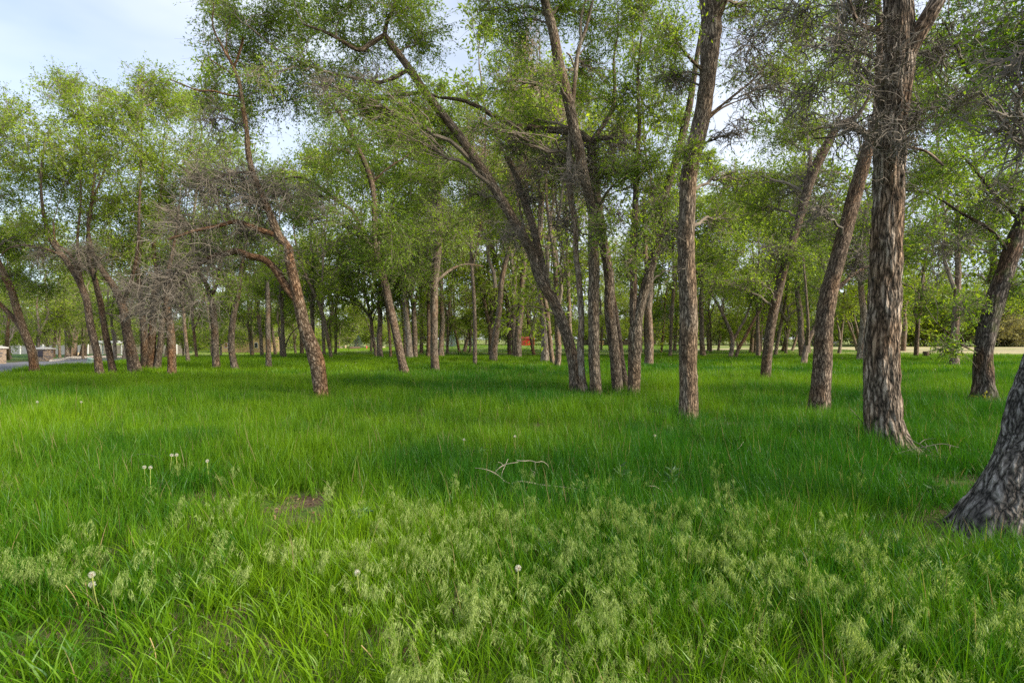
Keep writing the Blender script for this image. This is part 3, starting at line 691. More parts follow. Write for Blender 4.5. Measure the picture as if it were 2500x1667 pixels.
tree('trunk wrapped in fine vertical twigs, straight, in the centre of the grove',
     [(1063, 897, 21), (1060, 818, 20), (1060, 729, 21), (1066, 639, 22), (1072, 574, 20), (1070, 478, 16), (1068, 402, 12), (1072, 330, 8), (1066, 250, 4)],
     limbs=[[(1074, 690, 8), (1095, 668, 8), (1112, 654, 7), (1136, 645, 5), (1180, 650, 3)]],
     blobs=[(1060, 440, 85, 80), (1110, 560, 80, 80), (1020, 560, 60, 70), (1130, 400, 70, 70), (1080, 300, 60, 60)], dead=[(1070, 520, 50, 90)], fz=[(720, 400, 260, .55)], bk='mid', tone=.45)
# bare, fine-twigged trees behind the clump, sunlight put into their twig colour
for lab, path, limbs, dead, blobs, bm in [
  ('bare sunlit-coloured tree with fine upright twigs, seen between the arching trunk and the clump', [(1349, 884, 13), (1338, 780, 12), (1312, 640, 11), (1290, 500, 9), (1282, 360, 7), (1280, 200, 5), (1284, 60, 3)], [[(1318, 680, 7), (1280, 560, 6), (1254, 420, 5), (1250, 260, 3), (1246, 120, 2)], [(1312, 640, 7), (1316, 500, 6), (1314, 340, 5), (1318, 180, 3), (1316, 60, 2)]], [(1262, 230, 36, 130), (1310, 210, 36, 130), (1285, 100, 40, 110), (1285, 430, 50, 120), (1255, 420, 36, 100), (1320, 420, 36, 100)], [(1270, 120, 50, 60, 0, .5), (1310, 300, 50, 60, 0, .4)], 'mid'),
  ('bare sunlit-coloured tree with fine upright twigs, seen through the middle of the clump', [(1392, 882, 12), (1390, 780, 11), (1385, 640, 10), (1382, 500, 8), (1378, 360, 6), (1372, 200, 4)], [[(1387, 690, 7), (1366, 560, 6), (1352, 420, 5), (1344, 260, 3)], [(1386, 660, 6), (1420, 520, 5), (1432, 400, 4), (1440, 250, 2)]], [(1350, 420, 40, 120), (1395, 330, 36, 120), (1430, 500, 40, 110), (1360, 560, 44, 90), (1340, 260, 40, 100)], [(1400, 260, 50, 60, 0, .4)], 'mid'),
  ('thin bare tree with grey upright twigs just right of the twig-wrapped trunk', [(1160, 876, 11), (1158, 760, 10), (1150, 600, 9), (1146, 460, 7), (1140, 320, 5), (1142, 200, 3)], [[(1154, 660, 6), (1176, 540, 5), (1184, 420, 4), (1186, 280, 2)]], [(1140, 380, 44, 110), (1180, 400, 40, 110), (1150, 540, 44, 80)], [(1150, 300, 60, 60, 0, .6), (1180, 520, 60, 50, 0, .5)], 'mid')]:
    tree(lab, path, limbs, blobs, dead, bk=bm, tone=.7, dead_mat='twig_sunlit', d=34, flare=.1)
# the group at the left
tree('leftmost leaning trunk beside the lane, in front of the stone pillar', [(86, 902, 21), (74, 848, 20), (57, 803, 19), (39, 752, 18), (24, 699, 17), (6, 663, 16), (-20, 600, 13), (-50, 500, 9)],
     limbs=[[(62, 815, 14), (45, 790, 13), (24, 765, 12), (0, 743, 11), (-50, 690, 8)]],
     blobs=[(20, 480, 90, 80), (60, 590, 80, 70), (40, 680, 70, 50), (0, 330, 70, 80), (-80, 600, 90, 90), (100, 700, 60, 50), (20, 270, 50, 50)], bk='orange', tone=.55)
tree('trunk curving up to the left with a long arching branch, right of the pillar', [(243, 907, 19), (232, 848, 18), (220, 788, 18), (211, 729, 17), (196, 693, 16), (173, 654, 15), (149, 621, 13), (128, 595, 11), (110, 540, 9), (100, 460, 6), (110, 330, 3)],
     limbs=[[(155, 640, 7), (125, 621, 7), (89, 610, 6), (60, 602, 5), (18, 610, 4), (-10, 640, 2)], [(208, 708, 10), (193, 654, 9), (167, 615, 8), (140, 595, 6), (130, 540, 4)], [(203, 700, 9), (196, 639, 8), (190, 595, 7), (196, 500, 5), (190, 330, 3)]],
     blobs=[(110, 330, 95, 80), (60, 420, 90, 80), (150, 450, 90, 70), (110, 560, 80, 50), (195, 280, 75, 75), (140, 215, 55, 45), (200, 380, 70, 60), (180, 195, 30, 26)], dead=[(100, 620, 80, 40), (200, 610, 60, 40)], bk='brown', tone=.72, cov=1.2)
tree('thin dark trunk leaning left, close beside the curving trunk', [(274, 904, 17), (262, 833, 16), (253, 782, 15), (244, 740, 14), (235, 699, 13), (220, 640, 11), (214, 595, 9), (225, 480, 7), (245, 320, 3)],
     blobs=[(235, 410, 85, 80), (250, 300, 75, 70), (230, 530, 85, 60), (170, 640, 70, 40), (255, 230, 45, 35)], dead=[(240, 640, 60, 50)], bk='brown', tone=.6, cov=1.2)
tree('thick trunk with a slight lean left beside the three thin trunks', [(330, 904, 30), (318, 848, 27), (309, 803, 23), (298, 743, 20), (280, 705, 17), (256, 669, 14), (229, 624, 11), (215, 560, 8), (260, 400, 4)],
     limbs=[[(300, 745, 12), (320, 690, 10), (335, 620, 8), (340, 500, 6), (345, 300, 3)]],
     blobs=[(300, 480, 90, 80), (330, 360, 90, 75), (375, 255, 80, 70), (345, 195, 45, 38), (290, 620, 80, 50), (310, 270, 60, 50)], dead=[(320, 700, 70, 50), (350, 760, 60, 40)], fz=[(860, 740, 60, .6)], bk='brown', tone=.66, cov=1.2)
tree('first of three thin trunks standing close together, on their left', [(354, 898, 22), (353, 850, 20), (350, 800, 17), (345, 740, 14), (338, 660, 10), (350, 560, 6)], blobs=[(390, 570, 80, 60), (340, 560, 60, 50)], dead=[(360, 690, 70, 50)], bk='brown', tone=.5)
tree('second of three thin trunks standing close together, in their middle', [(370, 898, 22), (372, 818, 19), (375, 729, 17), (384, 669, 14), (375, 624, 11), (390, 500, 8), (400, 350, 4)], blobs=[(400, 400, 85, 80), (430, 500, 80, 65), (400, 230, 50, 50), (445, 265, 45, 45)], dead=[(400, 640, 60, 50)], bk='orange', tone=.62, cov=1.2)
tree('third of three thin trunks standing close together, grey and leaning right', [(383, 898, 17), (390, 848, 16), (396, 788, 14), (408, 720, 11), (425, 640, 8), (450, 540, 4)], blobs=[(470, 420, 70, 60), (450, 600, 60, 50)], dead=[(430, 680, 60, 50)], bk='mid', tone=.5)
tree('orange-footed trunk under the hanging dead branch', [(418, 909, 20), (417, 848, 21), (414, 788, 19), (408, 740, 15), (410, 680, 11), (425, 600, 7), (440, 480, 3)], blobs=[(470, 340, 70, 65), (430, 620, 60, 45), (500, 430, 60, 60)], dead=[(410, 720, 60, 50)], fz=[(830, 690, 80, .6)], bk='orange', tone=.5)
tree('forked trunk with a straight foot, right of the hanging dead branch', [(528, 894, 18), (525, 818, 18), (518, 743, 16), (512, 715, 14), (503, 693, 11), (488, 666, 9), (470, 610, 7), (460, 520, 4)],
     limbs=[[(515, 725, 12), (530, 684, 11), (539, 633, 10), (550, 560, 7), (560, 430, 4)]], blobs=[(525, 560, 70, 60), (565, 660, 60, 50), (490, 620, 60, 45), (570, 450, 70, 70), (540, 360, 60, 60)], bk='mid', tone=.5)
tree('crooked trunk that bends right above its foot, right of the forked trunk', [(574, 900, 17), (565, 848, 17), (568, 788, 15), (580, 729, 13), (586, 684, 11), (600, 600, 8), (615, 480, 4)], blobs=[(600, 640, 65, 55), (630, 560, 65, 60), (620, 430, 70, 60), (560, 700, 50, 40)], bk='mid', tone=.45)
tree('pale dead trunk standing straight without branches, left of the slim leaning tree', [(656, 892, 14), (655, 840, 13), (655, 788, 12), (653, 717, 11), (652, 690, 8)], fz=[(760, 690, 30, .6)], bk='pale', tone=.4)
tree('small forked leaning trunk half hidden behind the stout dark trunk', [(1962, 885, 15), (1968, 850, 15), (1972, 830, 14), (1985, 805, 11), (2000, 780, 9), (2020, 740, 6)], limbs=[[(1970, 838, 10), (1973, 800, 8), (1970, 720, 6), (1960, 600, 4)]], blobs=[(1985, 700, 60, 50), (2000, 640, 60, 60)], bk='mid', tone=.4)

# ---- crowns for the trees further back: a few kinds, shared by the copies
def crown_kind(seed, r=3.6, h=9.5, nl=5400, lsize=.21, dense=1.0, leafm=None, conic=.0):
    rng = np.random.default_rng(seed)
    sk = Skel(); wood, lf = MB(), MB()
    z = np.linspace(-.2, h * .86, 16)
    ax_ = np.stack([np.cumsum(rng.normal(0, .10, 16)), np.cumsum(rng.normal(0, .10, 16)), z], -1)
    rr = np.linspace(.075, .03, 16)
    tubes(wood, ax_[None], rr[None], 7, rng)
    sk.add(ax_, rr, unit(np.gradient(ax_, axis=0))); sk.done()
    nbl = 13
    for b in range(nbl):
        zz = rng.uniform(.02, 1); prof = (math.sin(math.pi * min(1, .16 + .80 * zz)) ** .6) * (1 - conic * zz)
        an = b * 2.4 + rng.uniform(-.5, .5); ro = r * prof * rng.uniform(.35, .8)
        c = np.array([math.cos(an) * ro, math.sin(an) * ro, zz * h])
        R = r * rng.uniform(.30, .52) * (.6 + .4 * prof)
        grow(wood, lf, sk, c, np.array([R, R, R * rng.uniform(.65, 1.1)]), rng, int(nl / nbl * dense), lsize, tip=.011, nb=11)
    return wood.mesh('branches', M['branch']), lf.mesh('crown', leafm or LEAF)

KINDS = [crown_kind(11, 3.4, 10), crown_kind(12, 2.8, 11), crown_kind(13, 4.2, 9), crown_kind(14, 3.2, 12, 6200), crown_kind(15, 3.8, 8.5), crown_kind(16, 2.4, 10.5, 4800), crown_kind(17, 3.0, 9, 4400, .21, .8)]

def addcrown(root, at, k, s, rz, tilt, tone):
    for nm, me in zip(('branches', 'crown'), KINDS[k]):
        o = bpy.data.objects.new(nm, me); COL.objects.link(o); o.parent = root
        o.location = Vector(at) - Vector(root.location); o.scale = s; o.rotation_euler = (tilt[0], tilt[1], rz); o['tone'] = tone
        tag(o, kind='stuff')

MT = [
 ('thin red-brown trunk leaning left, behind the slim orange-barked tree', [(808, 874, 12), (802, 833, 12), (793, 788, 12), (784, 752, 11), (767, 717, 10), (749, 678, 9)], []),
 ('slim straight trunk left of the wagon-side meadow opening', [(819, 862, 10), (820, 800, 10), (823, 729, 9), (838, 675, 8)], []),
 ('thin trunk leaning left with a small fork, left of the dark forked tree', [(918, 871, 11), (908, 803, 11), (898, 743, 10), (886, 699, 9), (874, 654, 8)], [[(906, 790, 5), (916, 762, 4), (930, 735, 3)]]),
 ('brown trunk just left of the foot of the dark forked tree', [(954, 873, 10), (948, 788, 9), (942, 743, 8), (934, 690, 6)], []),
 ('thin mossy trunk hidden behind the dark forked tree', [(990, 868, 12), (987, 803, 11), (975, 720, 9), (960, 640, 7)], []),
 ('tree forking into three straight stems, right of the dark forked tree', [(1014, 874, 17), (1012, 803, 17), (1008, 743, 15), (996, 699, 11), (981, 654, 10), (957, 565, 7)], [[(1010, 748, 11), (1026, 684, 10), (1029, 645, 9), (1040, 615, 7), (1052, 560, 4)]]),
 ('slim straight trunk right against the three-stemmed tree', [(1029, 860, 13), (1029, 790, 12), (1030, 700, 10), (1026, 620, 8)], []),
 ('trunk immediately left of the twig-wrapped trunk', [(1045, 873, 13), (1046, 800, 12), (1046, 720, 10), (1044, 640, 8)], []),
 ('thin pole-like trunk right of the twig-wrapped trunk, in front of the blue spruce', [(1092, 862, 8), (1094, 773, 8), (1103, 699, 7), (1110, 660, 5)], []),
 ('thin trunk leaning left, right of the blue spruce', [(1121, 858, 9), (1112, 812, 9), (1103, 773, 8), (1100, 720, 6)], []),
 ('low wide V-forked trunk right of the blue spruce', [(1134, 857, 12), (1140, 830, 12), (1148, 805, 11), (1164, 778, 9), (1178, 756, 7), (1195, 720, 5)], [[(1142, 822, 8), (1146, 790, 7), (1152, 760, 6), (1165, 735, 4)]]),
 ('tall trunk leaning left in an even curve, left of a close pair', [(1198, 865, 14), (1195, 803, 13), (1183, 743, 12), (1168, 684, 11), (1150, 639, 10), (1118, 600, 8), (1085, 580, 5)], []),
 ('tall thin trunk beside the evenly curved one', [(1210, 865, 11), (1201, 788, 11), (1195, 725, 9), (1192, 660, 8)], [[(1203, 800, 4), (1218, 775, 3), (1234, 750, 2)]]),
 ('left trunk of the close pair left of the red shed', [(1244, 865, 14), (1240, 758, 13), (1228, 699, 12), (1210, 639, 11), (1195, 580, 9), (1186, 530, 8)], []),
 ('right trunk of the close pair left of the red shed', [(1256, 868, 17), (1253, 758, 15), (1253, 654, 13), (1234, 610, 11), (1213, 550, 8)], []),
 ('thin trunk leaning left across the red shed', [(1304, 867, 11), (1292, 803, 10), (1280, 714, 9), (1272, 660, 8)], []),
 ('straight trunk right of the red shed', [(1328, 865, 12), (1323, 773, 12), (1318, 700, 10), (1312, 640, 8)], []),
 ('thin mossy trunk right against the straight one by the red shed', [(1338, 862, 9), (1338, 790, 8), (1340, 720, 7)], []),
 ('orange-brown straight foot just behind the left side of the clump', [(1362, 894, 21), (1362, 803, 19), (1358, 700, 17), (1352, 620, 14)], []),
 ('straight trunk just right of the clump', [(1578, 864, 14), (1576, 790, 13), (1580, 720, 11), (1590, 650, 8)], []),
 ('dark thin trunk second to the right of the clump', [(1591, 856, 10), (1596, 800, 9), (1599, 758, 8), (1610, 700, 6)], []),
 ('thin trunk leaning right in the gap left of the lone straight trunk', [(1614, 859, 8), (1620, 800, 8), (1624, 740, 7), (1630, 690, 5)], []),
 ('reddish straight trunk close left of the lone straight trunk', [(1636, 867, 12), (1639, 788, 11), (1643, 729, 10), (1650, 670, 8)], []),
 ('dark trunk half hidden by the lone straight trunk', [(1647, 855, 12), (1650, 800, 11), (1652, 730, 9)], []),
 ('dark trunk with a wide crown right of the lone straight trunk', [(1730, 855, 12), (1728, 803, 12), (1728, 760, 10), (1740, 700, 8)], [[(1728, 800, 7), (1715, 770, 6), (1704, 740, 5), (1690, 690, 3)]]),
 ('small leaning trunk beside the wide-crowned dark one', [(1754, 854, 8), (1758, 820, 8), (1766, 780, 7)], []),
 ('left stem of the low V-shaped pair of leaning trunks', [(1783, 873, 15), (1789, 833, 14), (1771, 782, 11), (1748, 734, 9), (1721, 699, 7)], [[(1789, 830, 11), (1806, 800, 9), (1822, 770, 7), (1835, 735, 5)]]),
 ('right stem of the low V-shaped pair, leaning far right', [(1795, 873, 12), (1803, 850, 12), (1813, 833, 11), (1840, 782, 10), (1860, 750, 7)], []),
 ('dark trunk left of the slender leaning one', [(1834, 859, 13), (1838, 810, 12), (1846, 760, 10), (1850, 700, 8)], []),
 ('dark trunk directly behind the slender leaning one', [(1855, 857, 14), (1858, 800, 13), (1864, 750, 11)], []),
 ('trunk leaning right, just right of the slender leaning one', [(1892, 865, 12), (1904, 803, 11), (1916, 743, 10), (1922, 690, 8)], []),
 ('trunk leaning right in mid distance between two near trunks', [(1913, 857, 15), (1925, 803, 14), (1946, 729, 11), (1960, 680, 9)], []),
 ('thin dark trunk leaning right below the yellow-green leaves', [(1935, 854, 9), (1952, 794, 8), (1962, 750, 6)], []),
 ('straight thin trunk close behind the stout dark trunk', [(1976, 858, 9), (1973, 800, 9), (1970, 743, 8), (1972, 690, 6)], []),
 ('left of two trunks leaning left beside the grazing deer', [(2093, 855, 9), (2085, 825, 9), (2077, 803, 8), (2059, 764, 6)], []),
 ('right of two trunks leaning left beside the grazing deer', [(2100, 850, 9), (2096, 825, 9), (2091, 800, 8), (2085, 770, 6)], []),
 ('pale forked trunk close right of the thickest trunk', [(2205, 848, 15), (2209, 800, 14), (2208, 758, 13), (2218, 722, 10), (2236, 692, 8)], [[(2208, 752, 9), (2202, 715, 8), (2197, 680, 6)]]),
 ('straight brown trunk beside the tree stump', [(2237, 868, 14), (2240, 803, 13), (2249, 729, 11), (2261, 624, 9), (2276, 574, 7)], []),
 ('thin trunk left of the clump of thin left-hand trunks, pale and twiggy', [(458, 883, 12), (451, 803, 11), (446, 743, 9)], []),
 ('thin brown trunk behind the forked left-hand trunk', [(480, 873, 9), (472, 800, 9), (464, 700, 7)], [[(472, 800, 5), (490, 760, 4), (500, 720, 3)]]),
 ('dark trunk left of the pale dead one', [(640, 866, 12), (634, 800, 11), (626, 745, 9)], []),
 ('dark trunk right of the pale dead one, leaning left', [(672, 862, 10), (664, 800, 9), (660, 740, 7)], []),
 ('straight trunk with bushy foot behind the slim orange-barked tree', [(694, 872, 13), (690, 800, 12), (688, 735, 10)], [[(697, 850, 5), (712, 815, 4), (735, 790, 3)]]),
 ('dark trunk directly behind the slim orange-barked tree', [(737, 862, 13), (735, 800, 12), (724, 730, 10)], []),
 ('dark trunk with a branch to the left, by the navy sign', [(614, 858, 10), (610, 825, 9), (606, 790, 8)], []),
]
for i, (lab, path, forks) in enumerate(MT):
    rng = np.random.default_rng(900 + i)
    d = gd(path[0][0], path[0][1], .10)
    d = min(d, 74)
    p, r = place(path, d, rng, .02)
    drv = unit(p[0] - p[1]); z0 = float(H(p[0][0], p[0][1]))
    k_ = max(.05, (p[0][2] - (z0 - .15)) / max(-drv[2], .4))
    p = np.concatenate([[p[0] + drv * k_], p]); r = np.concatenate([[r[0] * 1.05], r]) * .80
    hgt = rng.uniform(15, 22)
    q = unit(p[-1] - p[-2]); a_ = p[-1]; r0 = r[-1]; n_ = 5
    step = max(2., z0 + hgt * .8 - p[-1][2]) / n_
    for j in range(n_):
        q = unit(q + np.array([0, 0, .35]) + rng.normal(size=3) * .07); a_ = a_ + q * step
        p = np.concatenate([p, [a_]]); r = np.concatenate([r, [r0 * (1 - .16 * (j + 1))]])
    root = empty('tree', (p[0][0], p[0][1], z0)); tag(root, lab, 'tree', 'trunks of the grove in the middle distance')
    tone = float(np.clip(rng.normal(.66, .2), .2, 1)); root['tone'] = tone
    mb = MB(); c_, r_, t_ = stem(mb, p, r, 10, .3, i + 2, 0, .18, .06, z0)
    bkk = ['mid', 'brown', 'mid', 'orange', 'mid', 'grey'][i % 6]
    ob('trunk', mb.mesh('trunk', BARK[bkk], True), root)
    for fk in forks:
        j = int(np.argmin(np.linalg.norm(c_ - P(fk[0][0], fk[0][1], d), axis=1)))
        fp, fr = place(fk, c_[j][1], rng, .01); fp = fp + (c_[j] - fp[0]) * np.linspace(1, 0, len(fp))[:, None]
        tip_ = fp[-1] + unit(fp[-1] - fp[-2]) * 2 + np.array([0, 0, 2.0]); fp = np.concatenate([fp, [tip_]]); fr = np.concatenate([fr, [fr[-1] * .4]])
        mb = MB(); stem(mb, fp, fr * .86, 8, .3, i + 5); ob('limb', mb.mesh('limb', BARK[bkk], True), root)
    j = int(np.argmin(np.abs(c_[:, 2] - (z0 + rng.uniform(2.6, 4.2)))))
    sz = (z0 + hgt - c_[j][2]) / 10.5
    addcrown(root, c_[j], i % 7, (sz * rng.uniform(.85, 1.1),) * 2 + (sz,), rng.uniform(0, 6.28), (rng.uniform(-.08, .08), float(np.clip((c_[-1][0] - c_[j][0]) / 18, -.2, .2))), tone)

ANCHOR = [(0, 'the left picture edge'), (80, 'the leftmost leaning trunk'), (230, 'the curving left-hand trunk'), (325, 'the thick left-hand trunk'), (416, 'the orange-footed trunk'), (525, 'the forked left-hand trunk'), (655, 'the pale dead trunk'), (765, 'the slim orange-barked tree'), (890, 'the wavering thin trunk'), (970, 'the dark forked tree'), (1062, 'the twig-wrapped trunk'), (1145, 'the low V-forked trunk'), (1248, 'the close pair'), (1390, 'the clump'), (1460, 'the middle of the clump'), (1560, 'the forked clump trunk'), (1680, 'the lone straight trunk'), (1800, 'the low V-shaped pair'), (1885, 'the slender leaning trunk'), (2010, 'the stout dark trunk'), (2158, 'the thickest trunk'), (2240, 'the brown trunk by the stump'), (2400, 'the dark right-hand trunk'), (2500, 'the right picture edge')]
_seen = {}
_word = ['', ' nearest the camera', ' second nearest', ' third nearest', ' fourth nearest', ' fifth nearest', ' farthest']
def where(kind, x, y):
    u = CX + x * F / y; a_ = min(ANCHOR, key=lambda q: abs(q[0] - u)); k = (kind, a_[1], u < a_[0])
    if u < 0 or u > 2500: return kind + ' cut off ' + ('left' if u < 0 else 'right')
    lab = kind + ' just ' + ('left' if u < a_[0] else 'right') + ' of ' + a_[1]
    _seen.setdefault(lab, []); return lab
def relabel():
    by = {}
    for o in COL.objects:
        if o.parent is None and o.get('group') and o.name.split('.')[0] in ('tree', 'bush') and o['group'] != 'trunks of the grove in the middle distance': by.setdefault(o['label'], []).append(o)
    for lab, l in by.items():
        if len(l) > 1:
            l.sort(key=lambda o: o.location.y)
            for i, o in enumerate(l): o['label'] = lab + (', the nearer one' if len(l) == 2 and i == 0 else ', the farther one' if len(l) == 2 else [', nearest', ', second nearest', ', third nearest', ', fourth nearest', ', fifth nearest', ', sixth nearest'][min(i, 5)])

# ---- trees of the wood behind: copies
TR = []
for k in range(3):
    mb = MB(); rg = np.random.default_rng(50 + k)
    pp = np.stack([np.cumsum(rg.normal(0, .16, 7)), np.cumsum(rg.normal(0, .1, 7)), np.linspace(-.2, 7.5, 7)], -1); pp[:, :2] -= pp[0, :2]
    stem(mb, pp, np.linspace(.23, .10, 7), 9, .6, 60 + k, 0, .25); TR.append((mb.mesh('trunk', BARK[('mid', 'pale', 'mid')[k]], True), pp[-2]))

def back_tree(x, y, h, tone, label, group, rng, wide=1.0, low=0.0):
    z0 = float(H(x, y)); root = empty('tree', (x, y, z0)); tag(root, where(label, x, y), 'tree', group); root['tone'] = tone
    me, top = TR[rng.integers(3)]
    s = h / 16.0
    o = bpy.data.objects.new('trunk', me); COL.objects.link(o); o.parent = root; o.scale = (s * .8, s * .8, s); rz = rng.uniform(0, 6.28); o.rotation_euler = (rng.normal(0, .06), rng.normal(0, .06), rz)
    k = int(rng.integers(7)); base = h * (.30 - low)
    addcrown(root, (x, y, z0 + base), k, ((h - base) / 10 * wide * rng.uniform(.9, 1.15),) * 2 + ((h - base) / 10.2,), rng.uniform(0, 6.28), (rng.normal(0, .05), rng.normal(0, .05)), tone)
    return root

rng = np.random.default_rng(77)
sectors = [  # u range, distance range, count, height, tone (sunlight put in), low, label, group
 (-160, 330, 50, 80, 11, (10, 15), .7, .17, 'leafy tree behind the lane', 'trees behind the lane'),
 (300, 820, 60, 84, 9, (12, 17), .75, .18, 'leafy tree deep in the grove', 'trees before the tan house'),
 (760, 1700, 60, 84, 11, (13, 18), .85, .17, 'back grove tree', 'trees on the edge of the pale meadow'),
 (1680, 2160, 60, 86, 7, (12, 17), .85, .18, 'back grove tree', 'trees behind the V-shaped pair'),
 (-160, 700, 100, 135, 22, (14, 20), .75, .20, 'tall far tree', 'far trees beyond the fence'),
 (700, 1500, 135, 190, 26, (13, 20), .95, .26, 'far meadow-edge tree', 'far trees beyond the red shed'),
 (1450, 2150, 125, 175, 22, (14, 21), .95, .26, 'far tree beyond the deer', 'far trees beyond the deer'),
 (2700, 3300, 60, 140, 6, (13, 19), .7, .2, 'tree beyond the right picture edge', 'trees beyond the right edge'),
 (-900, -200, 60, 130, 6, (13, 19), .6, .2, 'tree beyond the left picture edge', 'trees beyond the left edge'),
 (2080, 2680, 118, 150, 18, (13, 19), .8, .24, 'bright far field tree', 'far trees beyond the tan field'),
]
for (u0, u1, d0, d1, n, hr, tn, low, lab, grp) in sectors:
    for j in range(n):
        u = u0 + (u1 - u0) * (j + rng.uniform(.1, .9)) / n; d = rng.uniform(d0, d1)
        back_tree((u - CX) * d / F, d, rng.uniform(*hr), float(np.clip(rng.normal(tn, .16), .05, 1)), lab, grp, rng, 1.15, low)

# tall trees of the second row whose tops close the canopy
TALL = [(690, 52, 15, 0.5), (760, 47, 19, 0.45), (1000, 44, 23, 0.5), (1075, 50, 23, 0.55), (1205, 40, 23, 0.6), (1265, 46, 28, 0.65), (1330, 38, 24, 0.6), (1585, 34, 22, 0.6), (1716, 52, 22, 0.6), (1850, 50, 17, 0.7), (1960, 46, 24, 0.5), (2100, 40, 24, 0.45), (2180, 48, 27, 0.5), (2330, 33, 20, 0.45), (2400, 40, 24, 0.4), (2540, 38, 23, 0.4), (930, 46, 21, 0.5)]
for (u, d, h, tn) in TALL:
    back_tree((u - CX) * d / F, d, h, tn, 'tall second-row tree', 'tall trees of the second row', rng, .9, .06)

# ---- shrubs and willow thicket along the far edges
def bush_kind(seed, lm, nl=5200):
    rng = np.random.default_rng(seed); wood, lf = MB(), MB(); sk = Skel()
    pts = np.stack([np.zeros(4), np.zeros(4), np.linspace(-.1, .7, 4)], -1); sk.add(pts, np.full(4, .06), np.tile([0, 0, 1.], (4, 1))); sk.done()
    for b in range(11):
        an = b * 2.4; ro = rng.uniform(.3, 1.25); c = np.array([math.cos(an) * ro, math.sin(an) * ro, rng.uniform(.45, 2.3) * (1.15 - .3 * ro)])
        grow(wood, lf, sk, c, np.array([.75, .75, .65]), rng, nl // 11, .13, tip=.008, nb=9)
    return wood.mesh('branches', M['branch']), lf.mesh('crown', lm)
BK = [bush_kind(201, LEAF), bush_kind(202, LEAF), bush_kind(203, BUSHLEAF), bush_kind(204, BUSHLEAF)]
def bush(x, y, s, k, tone, label, group):
    root = empty('bush', (x, y, float(H(x, y)))); tag(root, where(label, x, y), 'bush', group); rz = rng.uniform(0, 6.28)
    for nm, me in zip(('branches', 'crown'), BK[k]):
        o = bpy.data.objects.new(nm, me); COL.objects.link(o); o.parent = root; o.scale = s; o.rotation_euler = (0, 0, rz); o['tone'] = tone; tag(o, kind='stuff')
for j in range(26):
    u = 2120 + 460 * (j + rng.uniform(.1, .9)) / 26; d = rng.uniform(117, 128); s = rng.uniform(3.8, 6.0)
    bush((u - CX) * d / F, d, (s * 1.1, s * 1.1, s), int(rng.integers(2)), float(np.clip(rng.normal(.75, .2), 0, 1)), 'green willow bush', 'willow thicket behind the tan field')
for j in range(8):
    u = 2430 + 150 * (j + rng.uniform(.1, .9)) / 8; d = rng.uniform(111, 116); s = rng.uniform(2.0, 2.7)
    bush((u - CX) * d / F, d, (s * 1.2, s * 1.2, s), 2 + int(rng.integers(2)), .9, 'tawny bush at the field edge', 'tawny bushes at the end of the tan field')
for j in range(60):
    u = -120 + 2300 * (j + rng.uniform(0, 1)) / 60; d = rng.uniform(138, 185); s = rng.uniform(2.4, 4.4)
    bush((u - CX) * d / F, d, (s * 1.3, s * 1.3, s), int(rng.integers(2)), float(rng.uniform(.55, 1)), 'far wood-edge bush', 'far bushes at the foot of the wood')
for j in range(12):
    u = 470 + 330 * (j + rng.uniform(0, 1)) / 12; d = rng.uniform(118, 135); s = rng.uniform(1.2, 2.2)
    bush((u - CX) * d / F, d, (s * 1.2, s * 1.2, s), int(rng.integers(2)), float(rng.uniform(.4, .9)), 'garden bush', 'garden bushes by the tan house')
relabel()
# trunks with no traced neighbours at the far left
for (lab, path, bkk, blobs) in [
  ('thick grey double trunk in the pale gravel bed, left half', [(169, 871, 21), (168, 850, 18), (166, 825, 15), (160, 780, 11)], 'pale', [(150, 770, 60, 40), (170, 700, 60, 50)]),
  ('thick grey double trunk in the pale gravel bed, right half', [(181, 870, 15), (182, 850, 13), (184, 820, 12), (190, 770, 9)], 'pale', [(200, 780, 50, 40), (200, 720, 60, 40)]),
  ('grey trunk with a bluish right side, right of the boulder', [(202, 869, 17), (205, 850, 15), (209, 830, 12), (216, 790, 9)], 'grey', [(225, 790, 40, 40), (215, 730, 60, 40)]),
  ('orange double-footed trunk at the left edge by the grey fence', [(15, 879, 13), (16, 850, 10), (18, 820, 9), (20, 770, 7)], 'orange', [(40, 790, 50, 36), (10, 760, 60, 40)]),
  ('dark trunk behind the cap of the stone pillar', [(94, 861, 9), (93, 840, 8), (92, 810, 7), (90, 770, 6)], 'dark', [(90, 790, 50, 36)]),
  ('brown trunk leaning left, right of the pillar cap', [(117, 861, 8), (114, 840, 7), (108, 815, 6), (100, 780, 5)], 'mid', [(110, 785, 40, 30)]),
  ('orange trunk beside the dark garden seat', [(131, 866, 8), (132, 840, 7), (136, 805, 6), (140, 760, 5)], 'orange', [(150, 740, 60, 40)])]:
    tree(lab, path, blobs=blobs, bk=bkk, tone=.45, off=.02, cov=.8, lsize=.2, flare=.3, d=min(gd(path[0][0], path[0][1], .02), 78))
# ------------------------------------------------------------------ things along the lane and beyond the grove
def at(u, v, off=0.0):
    d = gd(u, v, off); return np.array([(u - CX) * d / F, d, float(H((u - CX) * d / F, d))])

def part(parent, name, mb, mat, smooth=False, kind=None):
    return tag(ob(name, mb.mesh(name, mat, smooth), parent), kind=kind)

def boxpart(parent, name, c, size, mat, rz=0.0, ry=0.0, taper=1.0):
    mb = MB(); mb.box(c, size, rz, ry, taper); return part(parent, name, mb, mat)

